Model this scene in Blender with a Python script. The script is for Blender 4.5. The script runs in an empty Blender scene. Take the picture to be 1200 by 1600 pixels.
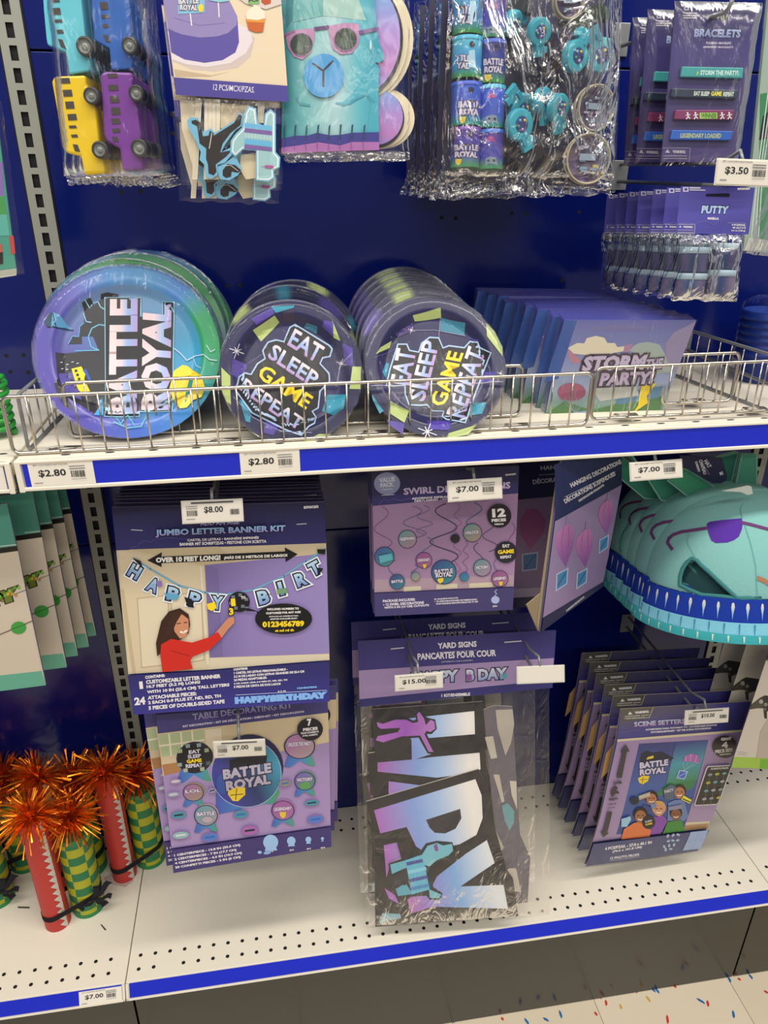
import bpy, math, random
from mathutils import Vector, Matrix, Euler, noise
from mathutils.geometry import tessellate_polygon
S = bpy.context.scene
COL = S.collection
R = random.Random(7)
ZO = 1.76                                   # floor offset of the measured heights

# ---------------------------------------------------------------- camera, light, exposure
CAM = Vector((.3001, -1.1929, -.1816 + ZO)); CE = Euler((1.1344, -.0091, -.158)); FPX = 1154.458
cd = bpy.data.cameras.new('camera'); cam = bpy.data.objects.new('camera', cd); COL.objects.link(cam)
cam.location = CAM; cam.rotation_euler = CE
cd.sensor_fit = 'VERTICAL'; cd.sensor_height = 36; cd.lens = 36 * FPX / 1600; cd.clip_start = .02
S.camera = cam
S.view_settings.view_transform = 'Standard'; S.view_settings.look = 'None'
S.view_settings.gamma = 1; S.view_settings.use_curve_mapping = False
S.view_settings.exposure = 0.28
w = bpy.data.worlds.new('store_air'); S.world = w; w.use_nodes = True
w.node_tree.nodes['Background'].inputs[0].default_value = (.92, .93, 1, 1)
w.node_tree.nodes['Background'].inputs[1].default_value = .24
def area(name, loc, sx, sy, power, col=(1, .94, .84), rot=(0, 0, 0)):
    l = bpy.data.lights.new(name, 'AREA'); l.shape = 'RECTANGLE'; l.size = sx; l.size_y = sy; l.energy = power; l.color = col
    o = bpy.data.objects.new(name, l); COL.objects.link(o); o.location = loc; o.rotation_euler = rot
for i, (y, p) in enumerate([(-.95, 56), (-2.3, 40), (-4.2, 40)]):   # rows of ceiling tubes over the aisle
    area('ceiling_tube_light', (.6, y, 3.25), 4.2, .22, p)

# ---------------------------------------------------------------- colour and materials
def lin(h):
    return tuple((c / 12.92 if c <= .04045 else ((c + .055) / 1.055) ** 2.4) for c in (int(h[i:i + 2], 16) / 255 for i in (0, 2, 4)))
def mat(name, col=None, rough=.5, metal=0, spec=.5, coat=0, bump=None, ink=False, trans=0):
    m = bpy.data.materials.new(name); m.use_nodes = True; nt = m.node_tree; b = nt.nodes['Principled BSDF']
    b.inputs['Roughness'].default_value = rough; b.inputs['Metallic'].default_value = metal
    b.inputs['Specular IOR Level'].default_value = spec; b.inputs['Coat Weight'].default_value = coat
    b.inputs['Coat Roughness'].default_value = .12
    b.inputs['Transmission Weight'].default_value = trans
    if col: b.inputs['Base Color'].default_value = (*lin(col), 1)
    if ink:
        a = nt.nodes.new('ShaderNodeAttribute'); a.attribute_name = 'ink'
        nt.links.new(a.outputs['Color'], b.inputs['Base Color'])
    if bump:
        sc, st, dist = bump
        tc = nt.nodes.new('ShaderNodeTexCoord'); n = nt.nodes.new('ShaderNodeTexNoise'); n.inputs['Scale'].default_value = sc; n.inputs['Detail'].default_value = 4
        bp = nt.nodes.new('ShaderNodeBump'); bp.inputs['Strength'].default_value = st; bp.inputs['Distance'].default_value = dist
        nt.links.new(tc.outputs['Object'], n.inputs['Vector']); nt.links.new(n.outputs['Fac'], bp.inputs['Height']); nt.links.new(bp.outputs['Normal'], b.inputs['Normal'])
    return m
def plastic(name, base=.06, gain=1.0, sc=38, dist=.004, rough=.1, tint='ffffff', stretch=(1, 1, .45)):
    m = bpy.data.materials.new(name); m.use_nodes = True; nt = m.node_tree; nt.nodes.clear(); N = nt.nodes.new; L = nt.links.new
    out = N('ShaderNodeOutputMaterial'); mx = N('ShaderNodeMixShader'); tr = N('ShaderNodeBsdfTransparent'); gl = N('ShaderNodeBsdfGlossy')
    tr.inputs[0].default_value = (*lin(tint), 1); gl.inputs['Roughness'].default_value = rough; gl.inputs[0].default_value = (.95, .95, .95, 1)
    tc = N('ShaderNodeTexCoord'); mp = N('ShaderNodeMapping'); mp.inputs['Scale'].default_value = stretch
    n = N('ShaderNodeTexNoise'); n.inputs['Scale'].default_value = sc; n.inputs['Detail'].default_value = 3; n.inputs['Distortion'].default_value = 1.5
    bp = N('ShaderNodeBump'); bp.inputs['Strength'].default_value = 1; bp.inputs['Distance'].default_value = dist
    fr = N('ShaderNodeFresnel'); fr.inputs[0].default_value = 1.4
    ma = N('ShaderNodeMath'); ma.operation = 'MULTIPLY_ADD'; ma.use_clamp = True; ma.inputs[1].default_value = gain; ma.inputs[2].default_value = base
    L(tc.outputs['Object'], mp.inputs[0]); L(mp.outputs[0], n.inputs['Vector']); L(n.outputs['Fac'], bp.inputs['Height'])
    L(bp.outputs[0], gl.inputs['Normal']); L(bp.outputs[0], fr.inputs['Normal']); L(fr.outputs[0], ma.inputs[0]); L(ma.outputs[0], mx.inputs[0])
    L(tr.outputs[0], mx.inputs[1]); L(gl.outputs[0], mx.inputs[2]); L(mx.outputs[0], out.inputs[0])
    return m
M = dict(
    print=mat('printed_card', ink=True, rough=.42, spec=.35),
    gloss=mat('glossy_print', ink=True, rough=.28, spec=.45),
    felt=mat('plush_felt', ink=True, rough=.95, spec=.1, bump=(420, .35, .0015)),
    toy=mat('moulded_plastic', ink=True, rough=.33, spec=.45, bump=(60, .15, .001)),
    glitter=mat('glitter_paper', ink=True, rough=.5, spec=.5, bump=(900, .6, .001)),
    panel=mat('blue_panel_vinyl', '0b1966', rough=.16, spec=.45, bump=(4.5, .35, .012)),
    white=mat('white_shelf_enamel', 'e9e2d2', rough=.38, spec=.4),
    strip=mat('blue_price_strip', '1428c8', rough=.3, spec=.45),
    post=mat('grey_post_enamel', '9a9c93', rough=.45),
    black=mat('black_void', '060607', rough=.7),
    kick=mat('black_gloss_kick', '16150f', rough=.16, spec=.8),
    floor=mat('vinyl_tile', ink=True, rough=.22, spec=.5),
    chrome=mat('chrome_wire', 'c4bdb2', rough=.24, metal=1),
    steel=mat('galvanised_wire', '8c8e90', rough=.35, metal=.35),
    paper=mat('label_paper', ink=True, rough=.6, spec=.3),
    holder=plastic('clear_holder', .0, .5, 3, .0004, .12),
    bag=plastic('clear_bag', .03, .7, 26, .0035, .16),
    crinkle=plastic('crinkled_bag', .05, 1.2, 24, .02, .13),
    wrap=plastic('shrink_wrap', .0, .38, 34, .0022, .1, stretch=(1.6, 1, .3)),
    tinsel=mat('copper_tinsel', 'f58a26', rough=.24, metal=.9),
    tub=plastic('frosted_tub', .22, .9, 40, .002, .3, 'cfe0ee'),
)

# ---------------------------------------------------------------- mesh builder
class G:
    def __init__(s): s.v = []; s.f = []; s.m = []; s.c = []; s.sm = []; s.mats = []
    def slot(s, m):
        if m not in s.mats: s.mats.append(m)
        return s.mats.index(m)
    def face(s, pts, col='ffffff', m='print', cols=None):
        i = len(s.v); s.v += [tuple(p) for p in pts]; s.idx(range(i, i + len(pts)), col, m, cols)
    def idx(s, ids, col='ffffff', m='print', cols=None, smooth=False):
        ids = list(ids); s.f.append(ids); s.m.append(s.slot(m)); s.sm.append(smooth)
        s.c.append(cols if cols else [lin(col)] * len(ids))
    def box(s, a, b, col='ffffff', m='print', front=None, X=None):
        P = [Vector((x, y, z)) for z in (a[2], b[2]) for y in (a[1], b[1]) for x in (a[0], b[0])]
        if X: P = [X @ p for p in P]
        i = len(s.v); s.v += [tuple(p) for p in P]
        for q in ((0, 2, 3, 1), (4, 5, 7, 6), (0, 1, 5, 4), (2, 6, 7, 3), (0, 4, 6, 2), (1, 3, 7, 5)): s.idx([i + k for k in q], col, m)
    def prism(s, poly, y0, y1, col, m='print', side=None, f=None):          # poly of (x, z), thickness along y
        side = side or col; n = len(poly); F = f or (lambda x, z: 0)
        i = len(s.v); s.v += [(x, y0 + F(x, z), z) for x, z in poly] + [(x, y1 + F(x, z), z) for x, z in poly]
        s.idx(range(i, i + n), col, m); s.idx(range(i + 2 * n - 1, i + n - 1, -1), side, m)
        for k in range(n): s.idx([i + k, i + n + k, i + n + (k + 1) % n, i + (k + 1) % n], side, m)
    def grid(s, fn, nu, nv, m, col=None, closeu=False, smooth=True):         # fn(i,j)->point ; col(i,j)->linear colour
        i0 = len(s.v); w_ = nu if closeu else nu + 1
        for j in range(nv + 1):
            for i in range(w_): s.v.append(tuple(fn(i, j)))
        for j in range(nv):
            for i in range(nu):
                q = [(i, j), ((i + 1) % w_, j), ((i + 1) % w_, j + 1), (i, j + 1)]
                s.idx([i0 + b * w_ + a for a, b in q], 'ffffff', m, [col(i, b) if 0 else col(a if not (closeu and a == 0 and i == nu - 1) else nu, b) for a, b in q] if callable(col) else ([lin(col)] * 4 if col else None), smooth)
    def lathe(s, prof, n, m, col='ffffff', axis='z', o=(0, 0, 0), X=None):   # prof of (r, h)
        def fn(i, j):
            a = 2 * math.pi * i / n; r, h = prof[j]
            p = Vector((r * math.cos(a), r * math.sin(a), h)) if axis == 'z' else Vector((r * math.cos(a), h, r * math.sin(a)))
            p = p + Vector(o)
            return X @ p if X else p
        s.grid(fn, n, len(prof) - 1, m, col, True)
    def tube(s, pts, r, m='chrome', n=8, col='ffffff', closed=False):
        P = [Vector(p) for p in pts]; k = len(P); T = []
        for i in range(k):
            a = P[i - 1] if (i or closed) else P[i]; b = P[(i + 1) % k] if (i < k - 1 or closed) else P[i]
            T.append((b - a).normalized())
        u = T[0].orthogonal().normalized(); fr = []
        for i in range(k):
            u = (u - T[i] * u.dot(T[i])).normalized(); fr.append((u.copy(), T[i].cross(u)))
        i0 = len(s.v)
        for p, (a, b) in zip(P, fr):
            for j in range(n): t = 2 * math.pi * j / n; s.v.append(tuple(p + a * r * math.cos(t) + b * r * math.sin(t)))
        for i in range(k if closed else k - 1):
            for j in range(n):
                s.idx([i0 + i * n + j, i0 + i * n + (j + 1) % n, i0 + ((i + 1) % k) * n + (j + 1) % n, i0 + ((i + 1) % k) * n + j], col, m, None, True)
        if not closed:
            s.idx([i0 + j for j in range(n - 1, -1, -1)], col, m); s.idx([i0 + (k - 1) * n + j for j in range(n)], col, m)
    def ball(s, c, r, m, col, n=12, k=8, X=None):
        rr = r if isinstance(r, (tuple, list)) else (r, r, r)
        def fn(i, j):
            a = 2 * math.pi * i / n; b = math.pi * (j / k - .5)
            p = Vector((c[0] + rr[0] * math.cos(a) * math.cos(b), c[1] + rr[1] * math.sin(a) * math.cos(b), c[2] + rr[2] * math.sin(b)))
            return X @ p if X else p
        s.grid(fn, n, k, m, col, True)
    def build(s, name, parent=None, X=None, bevel=0):
        me = bpy.data.meshes.new(name); me.from_pydata(s.v, [], s.f)
        for m in s.mats: me.materials.append(M[m])
        me.polygons.foreach_set('material_index', s.m); me.polygons.foreach_set('use_smooth', s.sm)
        a = me.color_attributes.new('ink', 'FLOAT_COLOR', 'CORNER'); fl = []
        for c in s.c:
            for q in c: fl += [q[0], q[1], q[2], 1]
        a.data.foreach_set('color', fl); me.update()
        o = bpy.data.objects.new(name, me); COL.objects.link(o)
        if parent: o.parent = parent
        if X is not None: o.matrix_basis = X
        if bevel:
            md = o.modifiers.new('edge', 'BEVEL'); md.width = bevel; md.segments = 2; md.limit_method = 'ANGLE'
        return o
def tag(o, label, cat, group=None, kind=None):
    if label: o['label'] = label
    if cat: o['category'] = cat
    if group: o['group'] = group
    if kind: o['kind'] = kind
    return o
def empty(name, label, cat, X=None, group=None):
    o = bpy.data.objects.new(name, None); COL.objects.link(o); o.empty_display_size = .02
    if X is not None: o.matrix_basis = X
    return tag(o, label, cat, group)
def dup(o, label=None, group=None, d=(0, 0, 0), rot=(0, 0, 0), parent=None):
    c = o.copy(); COL.objects.link(c)
    if parent is None:
        X = o.matrix_basis.copy(); c.matrix_basis = Matrix.Translation(Vector(d)) @ X @ Euler(rot).to_matrix().to_4x4()
        if label: c['label'] = label
        if group: c['group'] = group
    else: c.parent = parent
    for ch in o.children: dup(ch, parent=c)
    return c

# ---------------------------------------------------------------- photo pixel -> place in the shop
CR = CE.to_matrix()
def ray(x, y): return CR @ Vector(((x - 600) / FPX, (800 - y) / FPX, -1))
def at(x, y, ax, v):
    d = ray(x, y); return CAM + d * ((v - CAM[ax]) / d[ax])
class Fr:                                                     # a plane: x right, z up, y into the shelf; front face at y=0
    def __init__(s, c, rot=(0, 0, 0), f=None):
        s.X = Matrix.Translation(Vector(c)) @ Euler(rot).to_matrix().to_4x4(); s.I = s.X.inverted(); s.f = f
        s.o = s.I @ CAM; s.i3 = s.I.to_3x3()
    def pl(s, x, y, y0=0):
        d = s.i3 @ ray(x, y); h = y0
        for k in range(4 if s.f else 1):
            t = (h - s.o.y) / d.y; p = s.o + d * t
            if s.f: h = y0 + s.f(p.x, p.z)
        return (p.x, p.z)
def frame(px, py, y, rot=(0, 0, 0), f=None): return Fr(at(px, py, 1, y), rot, f)
# ---------------------------------------------------------------- printing
TXT = {}
def glyphs(s, off):
    if (s, off) in TXT: return TXT[s, off]
    c = bpy.data.curves.new('lettering', 'FONT'); c.body = s; c.size = 1; c.offset = off; c.resolution_u = 2; c.fill_mode = 'FRONT'
    o = bpy.data.objects.new('lettering', c); COL.objects.link(o)
    dg = bpy.context.evaluated_depsgraph_get(); me = o.evaluated_get(dg).to_mesh(); me.calc_loop_triangles()
    T = [[(me.vertices[i].co.x, me.vertices[i].co.y) for i in t.vertices] for t in me.loop_triangles]
    o.evaluated_get(dg).to_mesh_clear(); bpy.data.objects.remove(o); bpy.data.curves.remove(c)
    TXT[s, off] = T
    return T
def clip(tri, val, lo, hi):
    def cut(P, sgn, t):
        out = []
        for i in range(len(P)):
            a, b = P[i], P[(i + 1) % len(P)]; da, db = sgn * (val(a) - t), sgn * (val(b) - t)
            if da >= 0: out.append(a)
            if da * db < 0: k = da / (da - db); out.append((a[0] + (b[0] - a[0]) * k, a[1] + (b[1] - a[1]) * k))
        return out
    P = cut(tri, 1, lo) if lo is not None else tri
    if P and hi is not None: P = cut(P, -1, hi)
    return P
def ramp(st, t):
    if t <= st[0][0]: return lin(st[0][1])
    for (a, ca), (b, cb) in zip(st, st[1:]):
        if t <= b:
            k = (t - a) / (b - a); A, B = lin(ca), lin(cb); return tuple(A[i] + (B[i] - A[i]) * k for i in range(3))
    return lin(st[-1][1])
class Art:
    def __init__(s, g, fr, z=(0, 0, 1), m='print', base=.0002, mm=None, step=.00004, y0=0):
        s.g, s.fr, s.z, s.m, s.mm, s.eps, s.step, s.y0 = g, fr, z, m, mm, base, step, y0
    def P(s, q):
        if s.mm: return ((q[0] - s.mm[0] / 2) * .001, (s.mm[1] / 2 - q[1]) * .001)
        return s.fr.pl(s.z[0] + q[0] / s.z[2], s.z[1] + q[1] / s.z[2], s.y0)
    thr = .012
    def place(s, p): return (p[0], s.y0 + (s.fr.f(*p) if s.fr and s.fr.f else 0) - s.eps, p[1])
    def bent(s): return s.fr and s.fr.f
    def tris(s, T, col):
        s.eps += s.step; thr = s.thr
        if isinstance(col, tuple):
            _, a, b, st = col
            if a is None: A, B = b
            else: A, B = s.P(a), s.P(b)
            dx, dz = B[0] - A[0], B[1] - A[1]; L2 = dx * dx + dz * dz
            val = lambda p: ((p[0] - A[0]) * dx + (p[1] - A[1]) * dz) / L2
            bounds = [None] + [t for t, _ in st] + [None]
            pcs = []
            for t in T:
                vs = [val(p) for p in t]
                for lo, hi in zip(bounds, bounds[1:]):
                    if (lo is not None and max(vs) <= lo) or (hi is not None and min(vs) >= hi): continue
                    P = clip(t, val, lo, hi)
                    if len(P) >= 3: pcs += [[P[0], P[k], P[k + 1]] for k in range(1, len(P) - 1)]
            T = pcs; cf = lambda p: ramp(st, val(p))
        else:
            c0 = lin(col); cf = lambda p: c0
        if s.bent():
            out = []; stack = list(T)
            while stack:
                t = stack.pop(); e = [(t[k][0] - t[k - 1][0]) ** 2 + (t[k][1] - t[k - 1][1]) ** 2 for k in range(3)]; k = max(range(3), key=lambda i: e[i])
                if e[k] > thr * thr:
                    a, b, c = t[k - 1], t[k], t[(k + 1) % 3]; mid = ((a[0] + b[0]) / 2, (a[1] + b[1]) / 2); stack += [[a, mid, c], [mid, b, c]]
                else: out.append(t)
            T = out
        for t in T:
            (ax, az), (bx, bz), (cx, cz) = t
            if (bx - ax) * (cz - az) - (bz - az) * (cx - ax) < 0: t = [t[0], t[2], t[1]]
            q = [s.place(p) for p in t]
            if None not in q: s.g.face(q, m=s.m, cols=[cf(p) for p in t])
    def poly(s, pts, col):
        Q = [s.P(p) for p in pts]
        if len(Q) == 3: T = [Q]
        else:
            T = [[Q[i] for i in t] for t in tessellate_polygon([[Vector((x, z, 0)) for x, z in Q]])]
        s.tris(T, col)
    def rect(s, x0, y0, x1, y1, col): s.poly([(x0, y0), (x1, y0), (x1, y1), (x0, y1)], col)
    def ell(s, cx, cy, rx, ry, col, n=22, a=0):
        ca, sa = math.cos(a), math.sin(a)
        s.poly([(cx + rx * math.cos(t) * ca - ry * math.sin(t) * sa, cy + rx * math.cos(t) * sa + ry * math.sin(t) * ca) for t in [2 * math.pi * i / n for i in range(n)]], col)
    def line(s, pts, wd, col, closed=False):
        P = list(pts) + ([pts[0]] if closed else []); T = []
        for a, b in zip(P, P[1:]):
            d = math.hypot(b[0] - a[0], b[1] - a[1]) or 1; nx, ny = -(b[1] - a[1]) / d * wd / 2, (b[0] - a[0]) / d * wd / 2; ex, ey = (b[0] - a[0]) / d * wd / 4, (b[1] - a[1]) / d * wd / 4
            q = [s.P(p) for p in ((a[0] + nx - ex, a[1] + ny - ey), (b[0] + nx + ex, b[1] + ny + ey), (b[0] - nx + ex, b[1] - ny + ey), (a[0] - nx - ex, a[1] - ny - ey))]
            T += [[q[0], q[1], q[2]], [q[0], q[2], q[3]]]
        s.tris(T, col)
    def text(s, t, a, b, h, col, out=None, ow=.07, bold=.028, slant=0):
        bold = bold + .004
        T0 = glyphs(t, bold)
        if not T0: return
        xs = [p[0] for q in T0 for p in q]; ys = [p[1] for q in T0 for p in q]; x0, x1, z0, z1 = min(xs), max(xs), min(ys), max(ys)
        if isinstance(h, tuple): tl = h
        else:
            dx, dy = b[0] - a[0], b[1] - a[1]; d = math.hypot(dx, dy); tl = (a[0] + dy / d * h + dx / d * slant * h, a[1] - dx / d * h + dy / d * slant * h)
        A, B, C = s.P(a), s.P(b), s.P(tl)
        def mp(p):
            u, v = (p[0] - x0) / (x1 - x0), (p[1] - z0) / (z1 - z0)
            return (A[0] + (B[0] - A[0]) * u + (C[0] - A[0]) * v, A[1] + (B[1] - A[1]) * u + (C[1] - A[1]) * v)
        if out: s.tris([[mp(p) for p in q] for q in glyphs(t, bold + ow)], out)
        if isinstance(col, list):
            # run the ramp square to the baseline
            ux, uz = B[0] - A[0], B[1] - A[1]; L = ux * ux + uz * uz; k = ((C[0] - A[0]) * ux + (C[1] - A[1]) * uz) / L
            top = (C[0] - ux * k, C[1] - uz * k); col = ('g', None, (A, top), col)
        s.tris([[mp(p) for p in q] for q in T0], col)
LET = [(0, 'b78fc6'), (.45, '9cb6e4'), (1, 'ecdde0')]
def quad(fr, z, pts): return [fr.pl(z[0] + p[0] / z[2], z[1] + p[1] / z[2]) for p in pts]
def bez(pts): return pts

# ---------------------------------------------------------------- the setting
W = 1.2192; IN = .0254
g = G()
for z0, z1 in ((.02, .984), (.9865, 1.7125), (1.715, 2.6)):
    for k in (-1, 0, 1):
        g.box((k * W + .001, 0, z0), (k * W + W - .001, .012, z1), m='panel')
g.box((-W, .012, 0), (2 * W, .03, 2.6), m='black')
for px, py in [(10, 556), (37, 555), (16, 581), (44, 582), (355, 446), (375, 446), (523, 471), (449, 444), (475, 443), (690, 340), (712, 341), (800, 333), (822, 334), (905, 331), (955, 284), (878, 438), (113, 178), (121, 202), (190, 300), (220, 299), (268, 178), (270, 208), (240, 1160), (534, 1276), (980, 235)]:
    p = at(px, py, 1, -.0003); g.face([(p.x + .0032 * math.cos(t), -.0003, p.z + .0032 * math.sin(t)) for t in [-i * .7854 for i in range(8)]], m='black')
tag(g.build('wall_back', bevel=.0012), 'glossy blue vinyl back panels of the shelving', 'wall', kind='structure')

g = G(); T = .3048; x0 = .902 - 12 * T
for i in range(22):
    for j in range(18):
        c = ('d8cbb4', 'd6c9b1', 'dacdb7')[R.randrange(3)]; a = x0 + i * T; b = -.28 - .49 * T - j * T + T
        g.face([(a + .0006, b + .0006, 0), (a + T - .0006, b + .0006, 0), (a + T - .0006, b + T - .0006, 0), (a + .0006, b + T - .0006, 0)], c, 'floor')
g.face([(x0, -7, -.0008), (x0 + 22 * T, -7, -.0008), (x0 + 22 * T, .03, -.0008), (x0, .03, -.0008)], '8a7f6c', 'floor')
def fleck(x, y, l, wd, a, c):
    ca, sa = math.cos(a), math.sin(a)
    g.face([(x + u * l * ca - v * wd * sa, y + u * l * sa + v * wd * ca, .0004) for u, v in ((-.5, .1), (-.2, -.5), (.25, -.4), (.5, .05), (.2, .5), (-.3, .4))], c, 'floor')
for px, py, c, l in [(935, 1555, 'c0392b', .02), (947, 1567, 'c0392b', .014), (995, 1547, 'c0392b', .016), (1020, 1546, '2467a8', .016), (1027, 1548, '2467a8', .014), (1030, 1531, 'c0392b', .018), (1054, 1541, 'c0392b', .01), (1095, 1564, '2467a8', .02), (1106, 1568, 'c0392b', .015), (1140, 1531, '2467a8', .014), (1146, 1585, '2467a8', .018), (1121, 1516, 'c9a13c', .016), (1173, 1526, '2467a8', .013), (1198, 1502, '2467a8', .014), (1197, 1550, 'c0392b', .01), (1043, 1593, 'c0392b', .02), (876, 1585, '2467a8', .018), (853, 1593, '2467a8', .014), (823, 1596, '2467a8', .016), (754, 1571, '2467a8', .016), (776, 1573, 'c9a13c', .01), (785, 1592, 'c0392b', .008), (706, 1594, '2467a8', .016), (931, 1584, 'c0392b', .01), (970, 1573, 'c9a13c', .012), (1013, 1561, 'c9a13c', .015), (1155, 1530, 'c0392b', .008), (1170, 1510, 'c9a13c', .007), (920, 1543, 'c0392b', .01), (646, 1594, '2467a8', .018)]:
    p = at(px, py, 2, 0); fleck(p.x, p.y, l, .0055, math.pi / 2 + R.uniform(-.5, .9), c)
for i in range(170):
    x, y = R.uniform(-.6, 2.2), R.uniform(-2.2, -.42); fleck(x, y, R.uniform(.008, .022), .0055, R.uniform(0, 3.14), R.choice(['2467a8', 'c0392b', 'c9a13c', '2467a8']))
tag(g.build('floor'), 'cream vinyl floor tiles flecked with blue, red and yellow', 'floor', kind='structure')

def upright(x, label):
    g = G(); a, b = x - .0155, x + .0165; s0, s1 = x - .0052, x + .0044; y = -.004; h = .0172
    z = ZO - 56 * IN
    def q(xa, za, xb, zb): g.face([(xa, y, za), (xb, y, za), (xb, y, zb), (xa, y, zb)], m='post')
    q(a, .31, s0, 2.5); q(s1, .31, b, 2.5)
    prev = .31
    for n in range(-56, 30):
        zc = ZO + n * IN
        if zc < .33: continue
        q(s0, prev, s1, zc - h / 2); prev = zc + h / 2
    q(s0, prev, s1, 2.5)
    for xx in (a, b): g.face([(xx, y, .31), (xx, y, 2.5), (xx, .002, 2.5), (xx, .002, .31)], m='post')
    g.box((a - .0022, -.002, .31), (a, .001, 2.5), m='black'); g.box((b, -.002, .31), (b + .0022, .001, 2.5), m='black')
    g.face([(a, -.0006, .31), (b, -.0006, .31), (b, -.0006, 2.5), (a, -.0006, 2.5)], m='black')
    return tag(g.build('slotted_upright'), label, 'shelf post', 'slotted uprights')
upright(0, 'grey slotted metal upright at the left of the blue back panel')
upright(W, 'grey slotted metal upright half hidden behind the teal hats')

def deck(k, label):
    x0, x1 = k * W + .0008, (k + 1) * W - .0008
    g = G(); g.box((x0, -.327, .285), (x1, -.001, .306), m='white')
    for y, n0 in ((-.306, 0), (-.2805, 0), (-.062, 0), (-.036, 0)):
        for i in range(47):
            x = k * W + .0194 + i * IN
            if k == 0 and y == -.306 and i == 2: continue
            g.face([(x + .0034 * math.cos(t), y + .0034 * math.sin(t), .3063) for t in [j * .7854 for j in range(8)]], m='black')
    r = tag(g.build('base_deck', bevel=.001), label, 'shelf', 'white base decks')
    g = G(); X = Matrix.Translation((0, -.327, .3045)) @ Euler((-.46, 0, 0)).to_matrix().to_4x4()
    g.box((x0, -.0005, -.0285), (x1, .001, 0), m='white', X=X); g.box((x0, -.003, -.029), (x1, 0, -.0255), m='white', X=X)
    for xa in (x0, x1 - .004): g.box((xa, -.003, -.029), (xa + .004, 0, 0), m='white', X=X)
    g.build('price_channel', r)
    g = G(); g.box((x0 + .0055, -.0016, -.025), (x1 - .0055, -.0004, -.0006), m='strip', X=X); g.build('price_strip', r)
    return r
deck(-1, 'white base deck at the lower left carrying the red and green crackers')
deck(0, 'wide white perforated base deck below the yard signs')
deck(1, 'white base deck at the far right edge under the white and green packet')
def kick(k, label):
    g = G(); x0, x1 = k * W + .0018, (k + 1) * W - .0018
    g.box((x0, -.304, .001), (x1, -.298, .258), m='kick'); g.box((x0, -.304, .256), (x1, -.278, .259), m='kick')
    return tag(g.build('kick_plate', bevel=.0008), label, 'kick plate', 'kick plates')
kick(-1, 'glossy dark kick plate under the left base deck'); kick(0, 'long glossy dark kick plate under the middle base deck'); kick(1, 'glossy dark kick plate at the right edge above the floor')
g = G(); g.box((-W, -.29, 0), (2 * W, -.02, .284), m='black'); tag(g.build('base_shade_1'), 'black block standing in for the shade below the base decks', 'base_shade', kind='structure')  # solid black fill, drawn as the shade under the decks

SL = .0085; SH = Matrix.Translation((0, 0, 1.263)) @ Euler((0, -SL, 0)).to_matrix().to_4x4()
def sz(x): return 1.263 + SL * x
def shelf(k, label):
    x0, x1 = k * W + .0022 + (.004 if k > 0 else 0), (k + 1) * W - .0022 - (.002 if k == 0 else 0)
    X = SH if k == 0 else Matrix.Translation((0, 0, 1.262 + (0.01 if k > 0 else 0)))
    g = G(); g.box((x0, -.322, -.02), (x1, -.001, 0), m='white')
    for y in (-.297, -.314):
        for i in range(24):
            x = x0 + .03 + i * .0508 + (.0254 if y < -.3 else 0); g.face([(x + .006 * math.cos(t), y + .0022 * math.sin(t), .0003) for t in [j * .7854 for j in range(8)]], m='black')
    r = tag(g.build('upper_shelf', X=X, bevel=.002), label, 'shelf', 'white upper shelves')
    g = G()
    g.box((x0, -.3295, -.0385), (x1, -.322, -.0335), m='white'); g.box((x0, -.3295, -.004), (x1, -.322, .0), m='white'); g.box((x0, -.3255, -.038), (x1, -.322, 0), m='white')
    for xa in (x0, x1 - .0065): g.box((xa, -.3305, -.0395), (xa + .0065, -.321, .0002), m='white')
    g.build('price_channel', r, bevel=.0012)
    g = G(); g.box((x0 + .008, -.3275, -.0333), (x1 - .008, -.3257, -.0042), m='strip'); g.build('price_strip', r)
    return r
shelf(-1, 'white upper shelf ending at the left edge beside the first price label')
shelf(0, 'long white upper shelf with a blue price strip carrying plates and napkins')
shelf(1, 'white upper shelf of the neighbouring bay at the right')

# ---------------------------------------------------------------- wire fences
def loop(x0, x1, z0, z1, r, plane):
    P = []
    for cx, cz, a0 in ((x1 - r, z1 - r, 0), (x0 + r, z1 - r, 90), (x0 + r, z0 + r, 180), (x1 - r, z0 + r, 270)):
        for k in range(5): a = math.radians(a0 + k * 22.5); P.append((cx + r * math.cos(a), cz + r * math.sin(a)))
    return [plane(*p) for p in P]
def fence(x0, x1, y, label, h=.069, lean=0, dz=.003):
    X = Matrix.Translation((0, y, sz(x0) + dz)) @ Euler((0, -SL, 0)).to_matrix().to_4x4()
    r = empty('wire_fence', label, 'wire fence', X, 'wire shelf fences')
    g = G(); g.tube(loop(x0, x1, 0, h, .008, lambda x, z: (x, -lean * z, z)), .0023, closed=True); g.build('frame', r)
    n = max(2, round((x1 - x0) / .0262)); g = G()
    for i in range(1, n):
        x = x0 + (x1 - x0) * i / n; g.tube([(x, -.0025 - lean * 0, 0), (x, -.0025 - lean * h, h)], .0012, n=6)
    g.build('wires', r)
    for k in range(max(2, round((x1 - x0) / .2))):
        x = x0 + .055 + k * .19
        if x > x1 - .03: break
        g = G()
        g.tube([(x - .016, .004, .002), (x + .014, .006, .001), (x + .018, .018, -.001), (x - .012, .02, -.001), (x - .02, .010, -.001)], .0012, n=6)
        g.box((x - .012, .0045, -.0025), (x + .012, .0195, -.0008), m='chrome')
        g.build('clip', r)
    return r
fence(-.002, .716, -.309, 'long front wire fence before the plates')
fence(.721, 1.21, -.309, 'right front wire fence crossing the lower part of the front napkin pack')
fence(.053, .640, -.258, 'rear wire fence crossing the lower part of the big round plates')
fence(.846, .951, -.262, 'short rear wire fence seen to the right of the napkins')
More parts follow.
